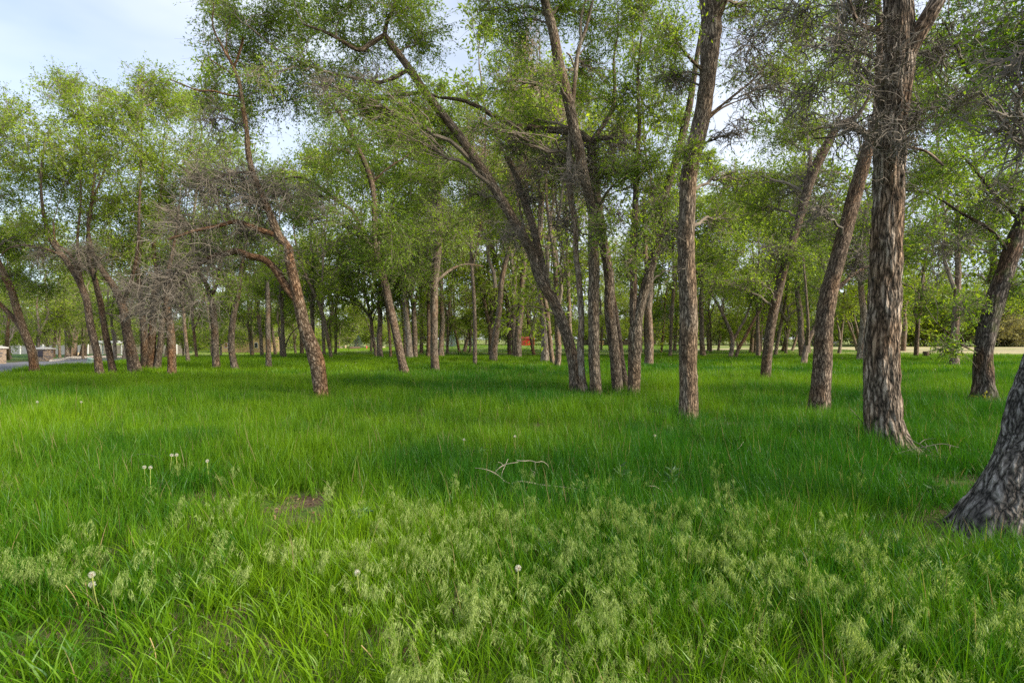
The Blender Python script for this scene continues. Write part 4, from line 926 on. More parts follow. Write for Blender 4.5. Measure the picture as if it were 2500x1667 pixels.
# fence of vinyl panels and white posts, 95 m away
fd = 94.0
us = np.arange(-74, 470, 26.2)
root = empty('fence', (float((200 - CX) * fd / F), fd, float(H((200 - CX) * fd / F, fd))))
tag(root, 'long vinyl panel fence with white posts at the far side of the lawn', 'fence')
pts = [np.array([(u - CX) * fd / F, fd + .004 * (u - 200), 0]) for u in us]
for q in pts: q[2] = float(H(q[0], q[1]))
fh = 1.50
for i, q in enumerate(pts):
    mb = MB(); mb.box(q + [0, 0, fh / 2 + .02], (.125, .125, fh + .10)); mb.box(q + [0, 0, fh + .10], (.16, .16, .05), 0, 0, .6)
    part(root, 'post', mb, M['white'])
    if i + 1 < len(pts):
        c = (q + pts[i + 1]) / 2; w = np.linalg.norm(pts[i + 1] - q) - .13
        boxpart(root, 'panel', c + [0, 0, fh / 2], (w, .04, fh - .08), M['vinyl_grey'] if us[i] < 190 else M['vinyl_taupe'])
        boxpart(root, 'rail', c + [0, -.002, fh - .02], (w, .06, .07), M['vinyl_grey'] if us[i] < 190 else M['vinyl_taupe'])

# white shelter roof by the fence
sd = 90.0
def sp(u, v=None):
    x = (u - CX) * sd / F; return np.array([x, sd, float(H(x, sd))])
c = sp(262); w = (288 - 238) * sd / F
root = empty('shelter', c); tag(root, 'low white roofed shelter on thin posts in front of the taupe fence', 'shelter')
topz = EYE - (836 - HY) * sd / F
mb = MB(); mb.box([c[0], sd, topz], (w, 2.2, .20)); mb.box([c[0] + .2, sd - .1, topz + .17], (w * .92, 1.8, .15), 0, 0, .9); part(root, 'roof', mb, M['white'])
for u in (241, 257, 281, 287):
    q = sp(u); boxpart(root, 'post', [q[0], sd - 1.0 + (u in (241, 287)) * 1.9, (q[2] + topz - .1) / 2], (.13, .13, topz - q[2] - .1), M['white'])

# stone pillars with caps
def pillar(u, v, width, label, plaque=True):
    c = at(u, v); h = 1.0; w = width * c[1] / F
    rt = empty('stone_pillar', c); tag(rt, label, 'pillar')
    boxpart(rt, 'core', c + [0, 0, h / 2 - .03], (w * .94, w * .94, h), M['stone_b'])
    rg = np.random.default_rng(int(u + 500)); mb = MB(); mb2 = MB()
    zz = 0.0
    while zz < h - .02:
        hh = min(rg.uniform(.06, .13), h - zz)
        for sx, sy, n in ((0, -1, 0), (1, 0, 1), (-1, 0, 2), (0, 1, 3)):
            p_ = -w / 2
            while p_ < w / 2 - .02:
                l = min(rg.uniform(.12, .34), w / 2 - p_)
                q = p_ + l / 2; t_ = .05 + rg.uniform(0, .03)
                cc = c + [q if sx == 0 else sx * w / 2, q if sy == 0 else sy * w / 2, zz + hh / 2]
                (mb if rg.random() < .72 else mb2).box(cc, (l - .015 if sx == 0 else t_, l - .015 if sy == 0 else t_, hh - .012))
                p_ += l
        zz += hh
    part(rt, 'facing_stones', mb, M['stone_a'], kind='stuff'); part(rt, 'dark_facing_stones', mb2, M['stone_b'], kind='stuff')
    mb = MB(); mb.box(c + [0, 0, h + .045], (w * 1.28, w * 1.28, .09)); mb.box(c + [0, 0, h + .14], (w * 1.28, w * 1.28, .10), 0, 0, .25); part(rt, 'cap', mb, M['cap'])
    if plaque:
        mb = MB(); mb.box(c + [w * .22, -w / 2 - .06, h * .64], (w * .40, .05, h * .50)); mb.box(c + [w * .22, -w / 2 - .075, h * .64], (w * .30, .05, h * .34)); part(rt, 'plaque', mb, simple('slate_plaque', (.055, .05, .065), .7, .2, 12, .3))
    return rt
pillar(105.5, 881, 27, 'tan stone pillar with a pale cap and a dark plaque beside the lane')
pillar(-11, 888, 27, 'stone pillar at the left picture edge, mostly cut off', False)

# leaning pale green utility pedestal
c = at(214, 892); rt = empty('utility_pedestal', c); tag(rt, 'pale green utility pedestal leaning over in the grass by the lane', 'utility box')
hgt = 15.5 * c[1] / F
mb = MB(); mb.box(c + [.11, 0, hgt / 2], (.22, .22, hgt * 1.06), 0, math.radians(21)); part(rt, 'housing', mb, M['mint'])
mb = MB(); mb.box(c + [.11 + math.sin(math.radians(21)) * hgt * .54, 0, hgt / 2 + hgt * .52], (.27, .27, .07), 0, math.radians(21)); part(rt, 'lid', mb, M['mint'])

def boulder(u, v, wpx, hpx, label, mat='boulder', group=None, seed=1):
    c = at(u, v); k = c[1] / F; rg = np.random.default_rng(seed)
    n, m = 12, 7; th = np.linspace(0, 2 * np.pi, n, endpoint=False); ph = np.linspace(-.45, np.pi / 2, m)
    D = np.stack([np.cos(ph)[:, None] * np.cos(th), np.cos(ph)[:, None] * np.sin(th), np.repeat(np.sin(ph)[:, None], n, 1)], -1)
    D = D * (1 + .5 * (vn(D * 1.7 + seed * 3.3) - .5))[..., None] * np.array([wpx * k / 2, wpx * k / 2, hpx * k]) + c
    i = np.arange(m - 1)[:, None] * n + np.arange(n); j = np.arange(m - 1)[:, None] * n + (np.arange(n) + 1) % n
    o = ob('boulder', mesh('boulder', D, np.stack([i, j, j + n, i + n], -1).reshape(-1, 4), M[mat], None, True), None)
    return tag(o, label, 'boulder', group)
boulder(190, 870, 13, 11, 'rounded tan boulder beside the thick grey double trunk', seed=4)
boulder(159, 874.5, 9, 3, 'low dark stone at the foot of the thick grey double trunk', 'stone_b', seed=9)
for j, (u, v, w_, h_) in enumerate([(832, 851, 8, 4), (844, 850, 7, 7), (937, 849.5, 9, 3), (921, 849, 5, 7)]):
    boulder(u, v, w_, h_, ['low pale boulder left of the brown log wall', 'upright pale boulder beside the leaning trunk, left of the brown log wall', 'flat pale boulder on the lawn right of the fire hydrant', 'small upright stone right of the fire hydrant'][j], seed=20 + j)

# gravel stones
rg = np.random.default_rng(5); mb = MB()
for _ in range(900):
    t_ = rg.random(); u = 122 + t_ * 200; lo = np.interp(u, [118, 185, 235, 325], [884, 877, 874.5, 871.5]); hi = np.interp(u, [118, 150, 172, 230, 320], [883, 876, 871, 869.5, 870.5])
    v = lo + (hi - lo) * rg.random(); s_ = rg.uniform(.06, .22); mb.box(at(u, v) + [0, 0, .04 + s_ * .2], (s_, s_ * rg.uniform(.6, 1), s_ * .6), rg.uniform(0, 3), 0, .6)
tag(ob('gravel', mb.mesh('gravel', M['gravel'])), kind='stuff')

# dark garden seat on a slab
c = at(148, 864.5); k = c[1] / F
rt = empty('garden_chair', c); tag(rt, 'dark brown garden seat with a high round-topped back beside the thick grey trunks', 'seat')
mb = MB(); mb.lathe(c + [-.1, 0, .05], [(.30, 0), (.34, .25), (.22, .55), (.17, .72), (.14, .82), (.0, .92)], 10); part(rt, 'backrest', mb, M['dark_seat'], True)
boxpart(rt, 'seat', c + [.45, -.1, .36], (.95, .5, .08), M['dark_seat'])
for dx, dy in ((.05, -.3), (.05, .1), (.85, -.3), (.85, .1)): boxpart(rt, 'leg', c + [dx, dy, .16], (.07, .07, .34), M['dark_seat'])
boxpart(rt, 'armrest', c + [.4, -.33, .55], (.95, .07, .05), M['dark_seat'])
c2 = at(152, 866.2); mb = MB(); mb.box(c2 + [.25, 0, .06], (1.7, .6, .12)); tag(ob('stone_slab', mb.mesh('stone_slab', M['cap'])), 'pale stone slab lying in front of the dark garden seat', 'slab')

# tan house with a red shutter
hd = 104.0
def hx(u): return (u - CX) * hd / F
hz = float(H(hx(590), hd)); wx0, wx1 = hx(541), hx(648); wh = 3.3
rt = empty('house', ((wx0 + wx1) / 2, hd, hz)); tag(rt, 'tan stucco house with a red shuttered window, half hidden by foliage', 'house')
boxpart(rt, 'wall', [(wx0 + wx1) / 2, hd + 3.5, hz + wh / 2], (wx1 - wx0, 7, wh), M['stucco'])
mb = MB(); cx_ = (wx0 + wx1) / 2; W_ = (wx1 - wx0) / 2 + .5
mb.add(np.array([[cx_ - W_, hd - .6, hz + wh + .01], [cx_ + W_, hd - .6, hz + wh + .01], [cx_ + W_, hd + 3.5, hz + wh + 1.7], [cx_ - W_, hd + 3.5, hz + wh + 1.7], [cx_ - W_, hd + 7.6, hz + wh + .01], [cx_ + W_, hd + 7.6, hz + wh + .01]]), np.array([[0, 1, 2, 3], [3, 2, 5, 4], [0, 4, 5, 1]])); part(rt, 'roof', mb, M['roof'])
for u, mt_ in ((552.5, 'red_trim'), (626, 'glass')):
    wz = EYE - (842.5 - HY) * hd / F
    f_ = boxpart(rt, 'window', [hx(u), hd - .03, wz], (.62, .08, 1.0), M['white'])
    f2 = boxpart(f_, 'shutter' if mt_ == 'red_trim' else 'pane', [hx(u), hd - .075, wz], (.50, .03, .84), M[mt_])

# old wagon with spoked wheels
c = at(587, 853); rt = empty('wagon', c); tag(rt, 'old red-brown farm wagon with spoked wheels in front of the tan house', 'wagon')
mb = MB(); mb.box(c + [-.75, 0, .84], (1.75, 1.0, .10)); mb.box(c + [-.75, -.5, 1.0], (1.75, .05, .40)); mb.box(c + [-.75, .5, 1.0], (1.75, .05, .40)); mb.box(c + [.25, 0, 1.12], (.55, 1.0, .10), 0, math.radians(-20)); part(rt, 'box', mb, simple('wagon_box', (.045, .02, .02), .85, .3, 8))
def wheel(parent, c, r, mat, ang=0.0):
    th = np.arange(20) * 2 * np.pi / 20; V = []
    for rr, yy in ((r, -.035), (r, .035), (r * .87, .035), (r * .87, -.035)): V.append(np.stack([rr * np.cos(th), np.full(20, yy), rr * np.sin(th)], -1))
    V = np.stack(V) + c; i = np.arange(20); j = (i + 1) % 20; Q = np.concatenate([np.stack([a_ * 20 + i, a_ * 20 + j, b_ * 20 + j, b_ * 20 + i], -1) for a_, b_ in ((0, 1), (1, 2), (2, 3), (3, 0))])
    mb = MB(); mb.add(V, Q); w_ = part(parent, 'wheel', mb, mat)
    mb = MB()
    for q in range(10):
        a_ = q * math.pi / 5; mb.box(c + np.array([math.cos(a_), 0, math.sin(a_)]) * r * .46, (r * .88, .035, .04), 0, -a_)
    mb.box(c, (.16, .12, .16), 0, .6); part(w_, 'spokes', mb, mat); return w_
for dx, dy in ((-1.35, -.58), (-1.35, .58), (.35, -.58), (.35, .58)): wheel(rt, c + [dx, dy, .52], .52, M['wagon'])
mb = MB(); mb.box(c + [-1.35, 0, .52], (.09, 1.2, .09)); mb.box(c + [.35, 0, .52], (.09, 1.2, .09)); mb.box(c + [-.5, 0, .62], (1.8, .12, .10)); part(rt, 'axle', mb, M['wagon'])
c = at(603, 851.5); rt = empty('garden_ornament', c); tag(rt, 'pale spoked wheel standing alone right of the old wagon', 'ornament'); wheel(rt, c + [0, 0, .36], .36, M['white'])
# navy sign on a post
c = at(611, 855); k = c[1] / F; rt = empty('sign', c); tag(rt, 'small navy sign board on a post left of a leaning trunk', 'sign')
boxpart(rt, 'post', c + [.12, 0, .9], (.08, .08, 1.8), M['dark_brown']); boxpart(rt, 'board', c + [0, -.07, 1.45], (8 * k, .05, 10 * k), M['navy'])

# low red shed
c = at(1283, 843.5); k = c[1] / F
rt = empty('shed', c); tag(rt, 'low dark red shed on the pale meadow, seen between slanting trunks', 'shed')
boxpart(rt, 'wall', c + [0, 1.2, .80], (43 * k, 2.4, 1.6), M['red'])
mb = MB(); w_ = 45 * k / 2; y0, y1 = c[1] - .25, c[1] + 2.65
mb.add(np.array([[c[0] - w_, y0, c[2] + 1.601], [c[0] + w_, y0, c[2] + 1.601], [c[0] + w_ * .86, c[1] + 1.2, c[2] + 2.15], [c[0] - w_ * .86, c[1] + 1.2, c[2] + 2.15], [c[0] - w_, y1, c[2] + 1.601], [c[0] + w_, y1, c[2] + 1.601]]), np.array([[0, 1, 2, 3], [3, 2, 5, 4], [1, 5, 2, 2], [4, 0, 3, 3], [0, 4, 5, 1]])[:, :4]); part(rt, 'roof', mb, simple('rusty_red_roof', (.17, .03, .016), .7, .35, 3))
dr_ = boxpart(rt, 'door', c + [-.5, -.03, .68], (.95, .05, 1.3), simple('faded_red_door', (.22, .02, .015), .6, .2, 4)); boxpart(dr_, 'handle', c + [-.15, -.075, .7], (.05, .05, .16), M['dark_brown'])

# fire hydrant
c = at(895, 851.5); rt = empty('fire_hydrant', c); tag(rt, 'bright red fire hydrant on the pale lawn beside a thin trunk', 'hydrant')
mb = MB(); mb.lathe(c, [(.0, -.05), (.17, -.05), (.17, .05), (.12, .06), (.12, .40), (.16, .42), (.16, .47), (.12, .50), (.07, .60), (.035, .62), (.03, .68), (0, .68)], 12); part(rt, 'body', mb, M['hydrant'], True)
mb = MB(); mb.box(c + [0, -.14, .34], (.13, .12, .13)); part(rt, 'outlet', mb, M['cap'])
for dx in (-.15, .15): boxpart(rt, 'nozzle', c + [dx, 0, .36], (.12, .09, .09), M['hydrant'])

# brown log wall
c = at(866, 852); k = c[1] / F; rt = empty('log_wall', c); tag(rt, 'low wall of two weathered logs on the lawn left of the hydrant', 'log wall')
for dz in (.13, .36):
    mb = MB(); rg = np.random.default_rng(int(dz * 100)); x_ = np.linspace(-13, 13, 7) * k
    tubes(mb, np.stack([x_ + c[0] + dz * .3, np.full(7, c[1]), c[2] + dz + rg.normal(0, .012, 7)], -1)[None], np.full((1, 7), .13), 8); part(rt, 'log', mb, M['log'], True)

# picnic table and dark boards in place of tree shade beyond the clump
c = at(1463, 845.2); k = c[1] / F; rt = empty('picnic_table', c); tag(rt, 'tan timber picnic table on the sunny lawn behind the middle clump trunk', 'table')
boxpart(rt, 'tabletop', c + [0, 0, 1.0], (1.8, .9, .16), M['tan_wood'])
for dx in (-.7, .7): boxpart(rt, 'leg', c + [dx, 0, .45], (.12, .5, .95), M['tan_wood'])
for dy in (-.75, .75): boxpart(rt, 'bench', c + [0, dy, .5], (1.8, .3, .08), M['tan_wood'])
fd2 = 140.0; x0, x1 = (1425 - CX) * fd2 / F, (1600 - CX) * fd2 / F
rt = empty('shade_boards', ((x0 + x1) / 2, fd2, float(H((x0 + x1) / 2, fd2)))); tag(rt, 'dark boards standing in for shade under the trees beyond the clump', 'fence')
nb_ = 9; rg = np.random.default_rng(3)
for j in range(nb_ + 1):
    x_ = x0 + (x1 - x0) * j / nb_; boxpart(rt, 'post', [x_, fd2, .75], (.14, .14, 1.6), M['dark_brown'])
    if j < nb_:
        mb = MB(); bw = (x1 - x0) / nb_ / 11
        for q in range(11): mb.box([x_ + (q + .5) * bw, fd2 - .09, .72 + rg.normal(0, .012)], (bw - .015, .025, 1.36))
        part(rt, 'boards', mb, M['dark_brown'], kind='stuff')

# tree stump
c = at(2261, 871, .02); k = c[1] / F; rt = empty('tree_stump', c); tag(rt, 'sawn tree stump in the grass right of the straight brown trunk', 'stump')
mb = MB(); stem(mb, np.array([c + [0, 0, -.1], c + [0, 0, .2], c + [.01, 0, .48]]), np.array([7.6, 7.0, 6.6]) * k, 16, .08, 8, .012, .2, .06, c[2]); part(rt, 'trunk', mb, BARK['brown'], True)
mb = MB(); mb.lathe(c + [.01, 0, .475], [(6.5 * k, -.02), (6.3 * k, 0), (.03, .012), (0, .012)], 16); part(rt, 'cut_face', mb, M['tan_wood'])

# blue spruces
def spruce(u, v, hpx, wpx, label, tone, seed):
    c = at(u, v); k = c[1] / F; h = hpx * k; w = wpx * k / 2; rg = np.random.default_rng(seed)
    rt = empty('spruce_tree', c); tag(rt, label, 'spruce'); rt['tone'] = tone
    mb = MB(); stem(mb, np.array([c + [0, 0, -.1], c + [0, 0, h * .5], c + [0, 0, h * .98]]), np.array([.13, .08, .015]), 8, .3, seed); part(rt, 'trunk', mb, BARK['brown'], True)
    wd_, lf = MB(), MB(); st, en = [], []
    nt_ = int(h / .33)
    for a_ in range(nt_):
        zf = a_ / nt_; n = 11
        for b in range(n):
            an = b * 6.283 / n + a_ * .9 + rg.uniform(-.2, .2); ln = w * (1 - zf) ** .8 * rg.uniform(.85, 1.08) + .08
            s_ = c + [0, 0, h * (.05 + .95 * zf)]; st.append(s_); en.append(s_ + np.array([math.cos(an) * ln, math.sin(an) * ln, -.16 * ln + rg.uniform(-.03, .03)]))
    st, en = np.array(st), np.array(en); ln = np.linalg.norm(en - st, axis=1, keepdims=True)
    br = bez(st, st + (en - st) * .35 + [0, 0, .02], st + (en - st) * .7 - np.array([0, 0, .05]) * ln, en + np.array([0, 0, .07]) * ln, 6)
    tubes(wd_, br, np.linspace(.025, .008, 6)[None] * np.ones((len(st), 1)), 4, rg); part(rt, 'branches', wd_, M['branch'], kind='stuff')
    m_ = 26; t_ = rg.uniform(.12, 1, (len(st), m_)); bp = along(br, t_).reshape(-1, 3); d_ = np.repeat(unit(en - st), m_, 0) * .6 + rg.normal(size=(len(bp), 3)) * .55 + np.array([0, 0, -.12])
    leaves(lf, bp, d_, rg.uniform(.16, .34, len(bp)), rg, .22); o = part(rt, 'crown', lf, SPRUCE, kind='stuff'); o['tone'] = tone
spruce(1102, 847, 44, 34, 'blue spruce with tiered silvery branches between two thin trunks', .85, 3)
spruce(1148, 846, 24, 30, 'dark low spruce with spreading branches right of the blue spruce', .15, 4)
spruce(872, 850, 34, 36, 'dark wide-spreading conifer above the log wall', .12, 5)
spruce(1008, 848, 36, 22, 'blue-green young spruce half hidden behind three-stemmed trunks', .6, 6)

# deer
def deer(u, v, label, rz, graze):
    c = at(u, v); rt = None
    J = {'pelvis': (-.42, 0, .86, .15), 'belly': (0, 0, .82, .17), 'chest': (.36, 0, .86, .16), 'neck': (.52, 0, 1.06, .085), 'poll': (.66, 0, 1.32, .075), 'muzzle': (.86, 0, 1.22, .035)}
    if graze: J['neck'] = (.58, 0, .86, .085); J['poll'] = (.82, 0, 1.02, .07); J['muzzle'] = (1.0, 0, .86, .035)
    V = list(J.values()); E = [(i_, i_ + 1) for i_ in range(5)]
    for sy in (-1, 1):
        for pts, a0 in (([(-.44, .10, .70, .10), (-.36, .10, .52, .055), (-.52, .10, .36, .035), (-.46, .10, .02, .024)], 0), ([(.34, .10, .66, .07), (.38, .10, .40, .034), (.36, .10, .22, .026), (.36, .10, .02, .022)], 2)):
            i0 = len(V)
            for q_, (x, y, z, r) in enumerate(pts): V.append((x, y * sy, z, r)); E.append((a0 if q_ == 0 else i0 + q_ - 1, i0 + q_))
        V.append((J['poll'][0] - .06, .13 * sy, J['poll'][2] + .15, .022)); E.append((4, len(V) - 1))
    V.append((-.58, 0, .80, .03)); E.append((0, len(V) - 1))
    me = bpy.data.meshes.new('deer'); me.from_pydata([x[:3] for x in V], E, [])
    o = bpy.data.objects.new('deer', me); COL.objects.link(o); o.modifiers.new('skin', 'SKIN').use_smooth_shade = True
    for i_, x in enumerate(V): me.skin_vertices[0].data[i_].radius = (x[3], x[3])
    me.skin_vertices[0].data[0].use_root = True; me.materials.append(M['deer_coat'])
    o.location = c; o.rotation_euler = (0, 0, rz)
    o.modifiers.new('sub', 'SUBSURF').levels = 1
    return tag(o, label, 'deer')
deer(2080, 843, 'grey deer standing side-on with its head raised on the far lawn', math.pi, False)
deer(2037, 846, 'grey deer facing the grove with lowered neck, close to the stout dark trunk', math.radians(-70), True)

# ------------------------------------------------------------------ twigs and sticks in the grass
def branch_obj(name, lines, label, cat, mat, radii, sides=5, group=None, jit=.01, seed=1):
    """lines: lists of (u, v, height above ground)"""
    rg = np.random.default_rng(seed); mb = MB()
    for ln, r_ in zip(lines, radii):
        pts = []
        for (u, v, h_) in ln:
            d_ = gd(u, v, h_); pts.append(P(u, v, d_))
        pts = np.array(pts); pts[:, 1] = pts[:, 1] + 0
        rr = np.linspace(r_, r_ * .45, len(pts)); stem(mb, pts, rr, sides, .03, rg.integers(1, 60), 0, 0, .12)
    me = mb.mesh(name, M[mat], True); return tag(ob(name, me), label, cat, group)
branch_obj('fallen_branch', [[(1250, 1180, .10), (1270, 1175, .13), (1290, 1177, .12), (1320, 1183, .10), (1360, 1187, .09), (1400, 1192, .07), (1432, 1197, .05)],
    [(1228, 1170, .14), (1205, 1153, .22), (1190, 1147, .25), (1177, 1144, .26), (1160, 1142, .26)], [(1224, 1165, .14), (1226, 1152, .19), (1233, 1137, .24), (1240, 1120, .30)],
    [(1206, 1156, .2), (1218, 1143, .26), (1232, 1134, .29), (1250, 1130, .31), (1265, 1128, .31)], [(1262, 1124, .3), (1280, 1125, .3), (1295, 1124, .3), (1310, 1128, .29), (1325, 1126, .29), (1336, 1134, .25), (1340, 1143, .2)],
    [(1195, 1152, .24), (1187, 1162, .19), (1180, 1170, .14)], [(1306, 1126, .29), (1307, 1146, .2)], [(1231, 1139, .24), (1222, 1129, .28), (1215, 1128, .29)], [(1304, 1165, .14), (1300, 1152, .18), (1295, 1143, .22)], [(1304, 1163, .14), (1306, 1154, .18), (1301, 1148, .2)], [(1229, 1172, .13), (1240, 1178, .11), (1252, 1180, .1)]],
    'pale forked fallen branch lying in the middle of the tall grass', 'fallen branch', 'wood_pale', [.012, .0055, .006, .005, .005, .0035, .003, .0035, .0035, .003, .008])
branch_obj('fallen_branch', [[(2170, 1112, .12), (2230, 1096, .2), (2268, 1088, .25), (2300, 1083, .28), (2340, 1092, .24)], [(2225, 1074, .25), (2255, 1090, .2), (2275, 1106, .15), (2285, 1120, .1)], [(2283, 1087, .24), (2292, 1110, .15), (2300, 1122, .12), (2337, 1150, .05)],
    [(2320, 1086, .24), (2319, 1100, .19), (2324, 1114, .14)], [(2300, 1122, .12), (2283, 1142, .05)], [(2180, 1108, .14), (2240, 1108, .16), (2300, 1115, .14), (2360, 1122, .1)], [(2245, 1082, .24), (2262, 1072, .28), (2285, 1070, .3)], [(2250, 1105, .14), (2262, 1090, .2), (2258, 1080, .22)]],
    'tangle of bare fallen twigs at the foot of the thickest straight trunk', 'fallen branch', 'twig', [.007, .006, .006, .004, .005, .004, .004, .005])
branch_obj('stick', [[(2118, 1192, .06), (2150, 1194, .07), (2172, 1198, .06), (2190, 1204, .04)]], 'pale straight stick lying left of the grey trunk foot', 'stick', 'wood_pale', [.008])
branch_obj('stick', [[(2152, 1190, .05), (2154, 1172, .11), (2156, 1152, .18)], [(2153, 1180, .09), (2144, 1172, .1)]], 'thin pale twig standing upright above the straight stick', 'stick', 'wood_pale', [.005, .003])
branch_obj('stick', [[(1420, 1175, .12), (1422, 1179, .11), (1430, 1187, .08), (1435, 1196, .05)]], 'short bent pale stick at the right end of the fallen branch', 'stick', 'wood_pale', [.006])
branch_obj('stick', [[(1582, 1186, .16), (1600, 1187, .16), (1612, 1195, .13), (1626, 1212, .07)]], 'curved pale stick right of the fallen branch', 'stick', 'wood_pale', [.006])
branch_obj('stick', [[(1770, 1118, .05), (1785, 1106, .12), (1805, 1092, .2), (1815, 1078, .26)], [(1770, 1118, .05), (1766, 1106, .1), (1757, 1104, .12), (1749, 1112, .1), (1750, 1119, .06)]], 'curled thin twig left of the thickest straight trunk', 'stick', 'wood_pale', [.005, .004])
branch_obj('stick', [[(2150, 1090, .05), (2130, 1058, .2), (2105, 1030, .4), (2088, 1010, .55), (2075, 996, .66)], [(2098, 1022, .45), (2082, 1020, .46)]], 'thin dry twig leaning left against the thickest straight trunk', 'stick', 'twig', [.006, .003])
branch_obj('stick', [[(350, 1610, .02), (378, 1582, .05), (405, 1556, .07), (432, 1530, .05)]], 'weathered stick lying flat in the sparse grass at the lower left', 'stick', 'twig', [.007])
branch_obj('stick', [[(322, 1112, .16), (350, 1108, .2), (375, 1113, .19), (405, 1124, .14)], [(362, 1110, .19), (352, 1120, .14)]], 'bent pale twig beside the first pair of dandelion clocks', 'stick', 'twig', [.005, .003])

# dry straw-coloured dandelion stalks without heads
for (u, v, u2, v2, lab) in [(200, 1502, 160, 1428, 'bare straw-coloured stalk leaning left beside the dandelion clocks'), (214, 1508, 208, 1420, 'upright bare stalk left of the dandelion clocks'), (935, 1655, 882, 1574, 'thick dry stalk leaning left at the lower middle'), (382, 1632, 366, 1556, 'thin dry stalk with a kink at the lower left'), (400, 1380, 430, 1358, 'short pale stalk bent right above the lower left grass')]:
    d_ = gd(u, v, 0.0); a_ = G(u, v); b_ = P(u2, v2, a_[1]); pts = np.array([a_ - [0, 0, .03], a_ * .45 + b_ * .55 + [.006, .004, .008], b_])
    mb = MB(); stem(mb, pts, np.array([.0034, .003, .0032]), 6, .03, 3); tag(ob('dry_stalk', mb.mesh('dry_stalk', simple('straw', (.32, .25, .10), .8, .2, 20), True)), lab, 'dry stalk')

# dandelion clocks
M['clock'] = leafmat('dandelion_down', (.62, .62, .60), (.74, .74, .72), .45)
M['stalk'] = simple('dandelion_stalk', (.26, .30, .07), .6, .2, 12)
def clock_mesh(r, seed):
    rg = np.random.default_rng(seed); mb = MB(); n = 150
    v = unit(rg.normal(size=(n, 3))); tip = v * r
    tubes(mb, np.stack([v * r * .14, tip], 1), np.array([[.0004, .0003]]) * np.ones((n, 1)), 3, rg)
    m_ = 7; d_ = unit(np.repeat(v, m_, 0) * .45 + rg.normal(size=(n * m_, 3)) * .75); leaves(mb, np.repeat(tip, m_, 0) - d_ * .0, d_, np.full(n * m_, r * .30), rg, .07, np.full(n * m_, .6))
    return mb.mesh('clock', M['clock'])
CL = [clock_mesh(.016, 1), clock_mesh(.016, 2)]
nc = MB(); nc.lathe(np.zeros(3), [(0, -.006), (.005, -.003), (.006, .002), (.004, .006), (0, .007)], 8); CORE = nc.mesh('seed_core', simple('dandelion_seed_core', (.16, .11, .08), .8), True)
DC = [(225, 1426, .20, 'large dandelion clock on a yellow stalk at the lower left, nearest the camera'), (224, 1402, .26, 'ragged dandelion clock just behind the large one at the lower left'), (352, 1140, .30, 'left of two dandelion clocks side by side in the left grass'), (367, 1141, .30, 'right of two dandelion clocks side by side in the left grass'), (419, 1111, .31, 'left clock of the farther side-by-side pair in the left grass'), (431, 1110, .31, 'right clock of the farther side-by-side pair in the left grass'), (506, 1125, .29, 'single dandelion clock right of the two pairs in the left grass'), (872, 1397, .22, 'small worn dandelion clock among seed heads left of the centre'), (1265, 1386, .26, 'half blown dandelion clock on a leaning stalk in the centre foreground'), (1599, 1063, .33, 'single dandelion clock in the grass left of the stout dark trunk'), (1257, 1065, .30, 'faint dandelion clock in the middle grass, right of its neighbour'), (1133, 1073, .30, 'faint dandelion clock in the middle grass, left of its neighbour'),
      (198, 981, .34, 'tiny distant dandelion clock left of the leaning tree, nearest'), (91, 981, .34, 'tiny distant dandelion clock by the left edge of the meadow'), (2283, 902, .3, 'left one of two tiny white clocks right of the thickest trunk'), (2365, 911, .3, 'right one of two tiny white clocks right of the thickest trunk'), (2054, 872, .3, 'upper of two tiny white clocks behind the stout dark trunk'), (2057, 874, .28, 'lower of two tiny white clocks behind the stout dark trunk'), (845, 892, .3, 'tiny white clock in the grass right of the slim leaning tree, farther one'), (868, 886, .3, 'tiny white clock in the grass right of the slim leaning tree, nearer the dark trunk'), (1615, 870, .3, 'tiny white clock just left of the lone straight trunk'), (1639, 888, .3, 'tiny white clock close beside the lone straight trunk')]
for j, (u, v, h_, lab) in enumerate(DC):
    d_ = gd(u, v, h_); c = P(u, v, d_); g_ = float(H(c[0], c[1])); rg = np.random.default_rng(j + 40); ft = c + [rg.uniform(-.02, .05), rg.uniform(-.02, .03), 0]; ft[2] = g_ - .02
    rt = empty('dandelion', ft); tag(rt, lab, 'dandelion', 'dandelion clocks in the grass')
    mb = MB(); stem(mb, np.array([ft, ft * .45 + c * .55 + [-.006, 0, 0], c - [0, 0, .004]]), np.array([.0042, .0036, .003]), 7, .03, j + 2); part(rt, 'stalk', mb, M['stalk'], True)
    for nm, me in (('clock', CL[j % 2]), ('seed_core', CORE)):
        o = bpy.data.objects.new(nm, me); COL.objects.link(o); o.parent = rt; o.location = Vector(c) - Vector(ft); o.rotation_euler = (rg.uniform(0, 3), rg.uniform(0, 3), 0)
        sc_ = 1.0 if d_ < 10 else 1.25
        o.scale = (sc_, sc_, sc_); o['tone'] = .5

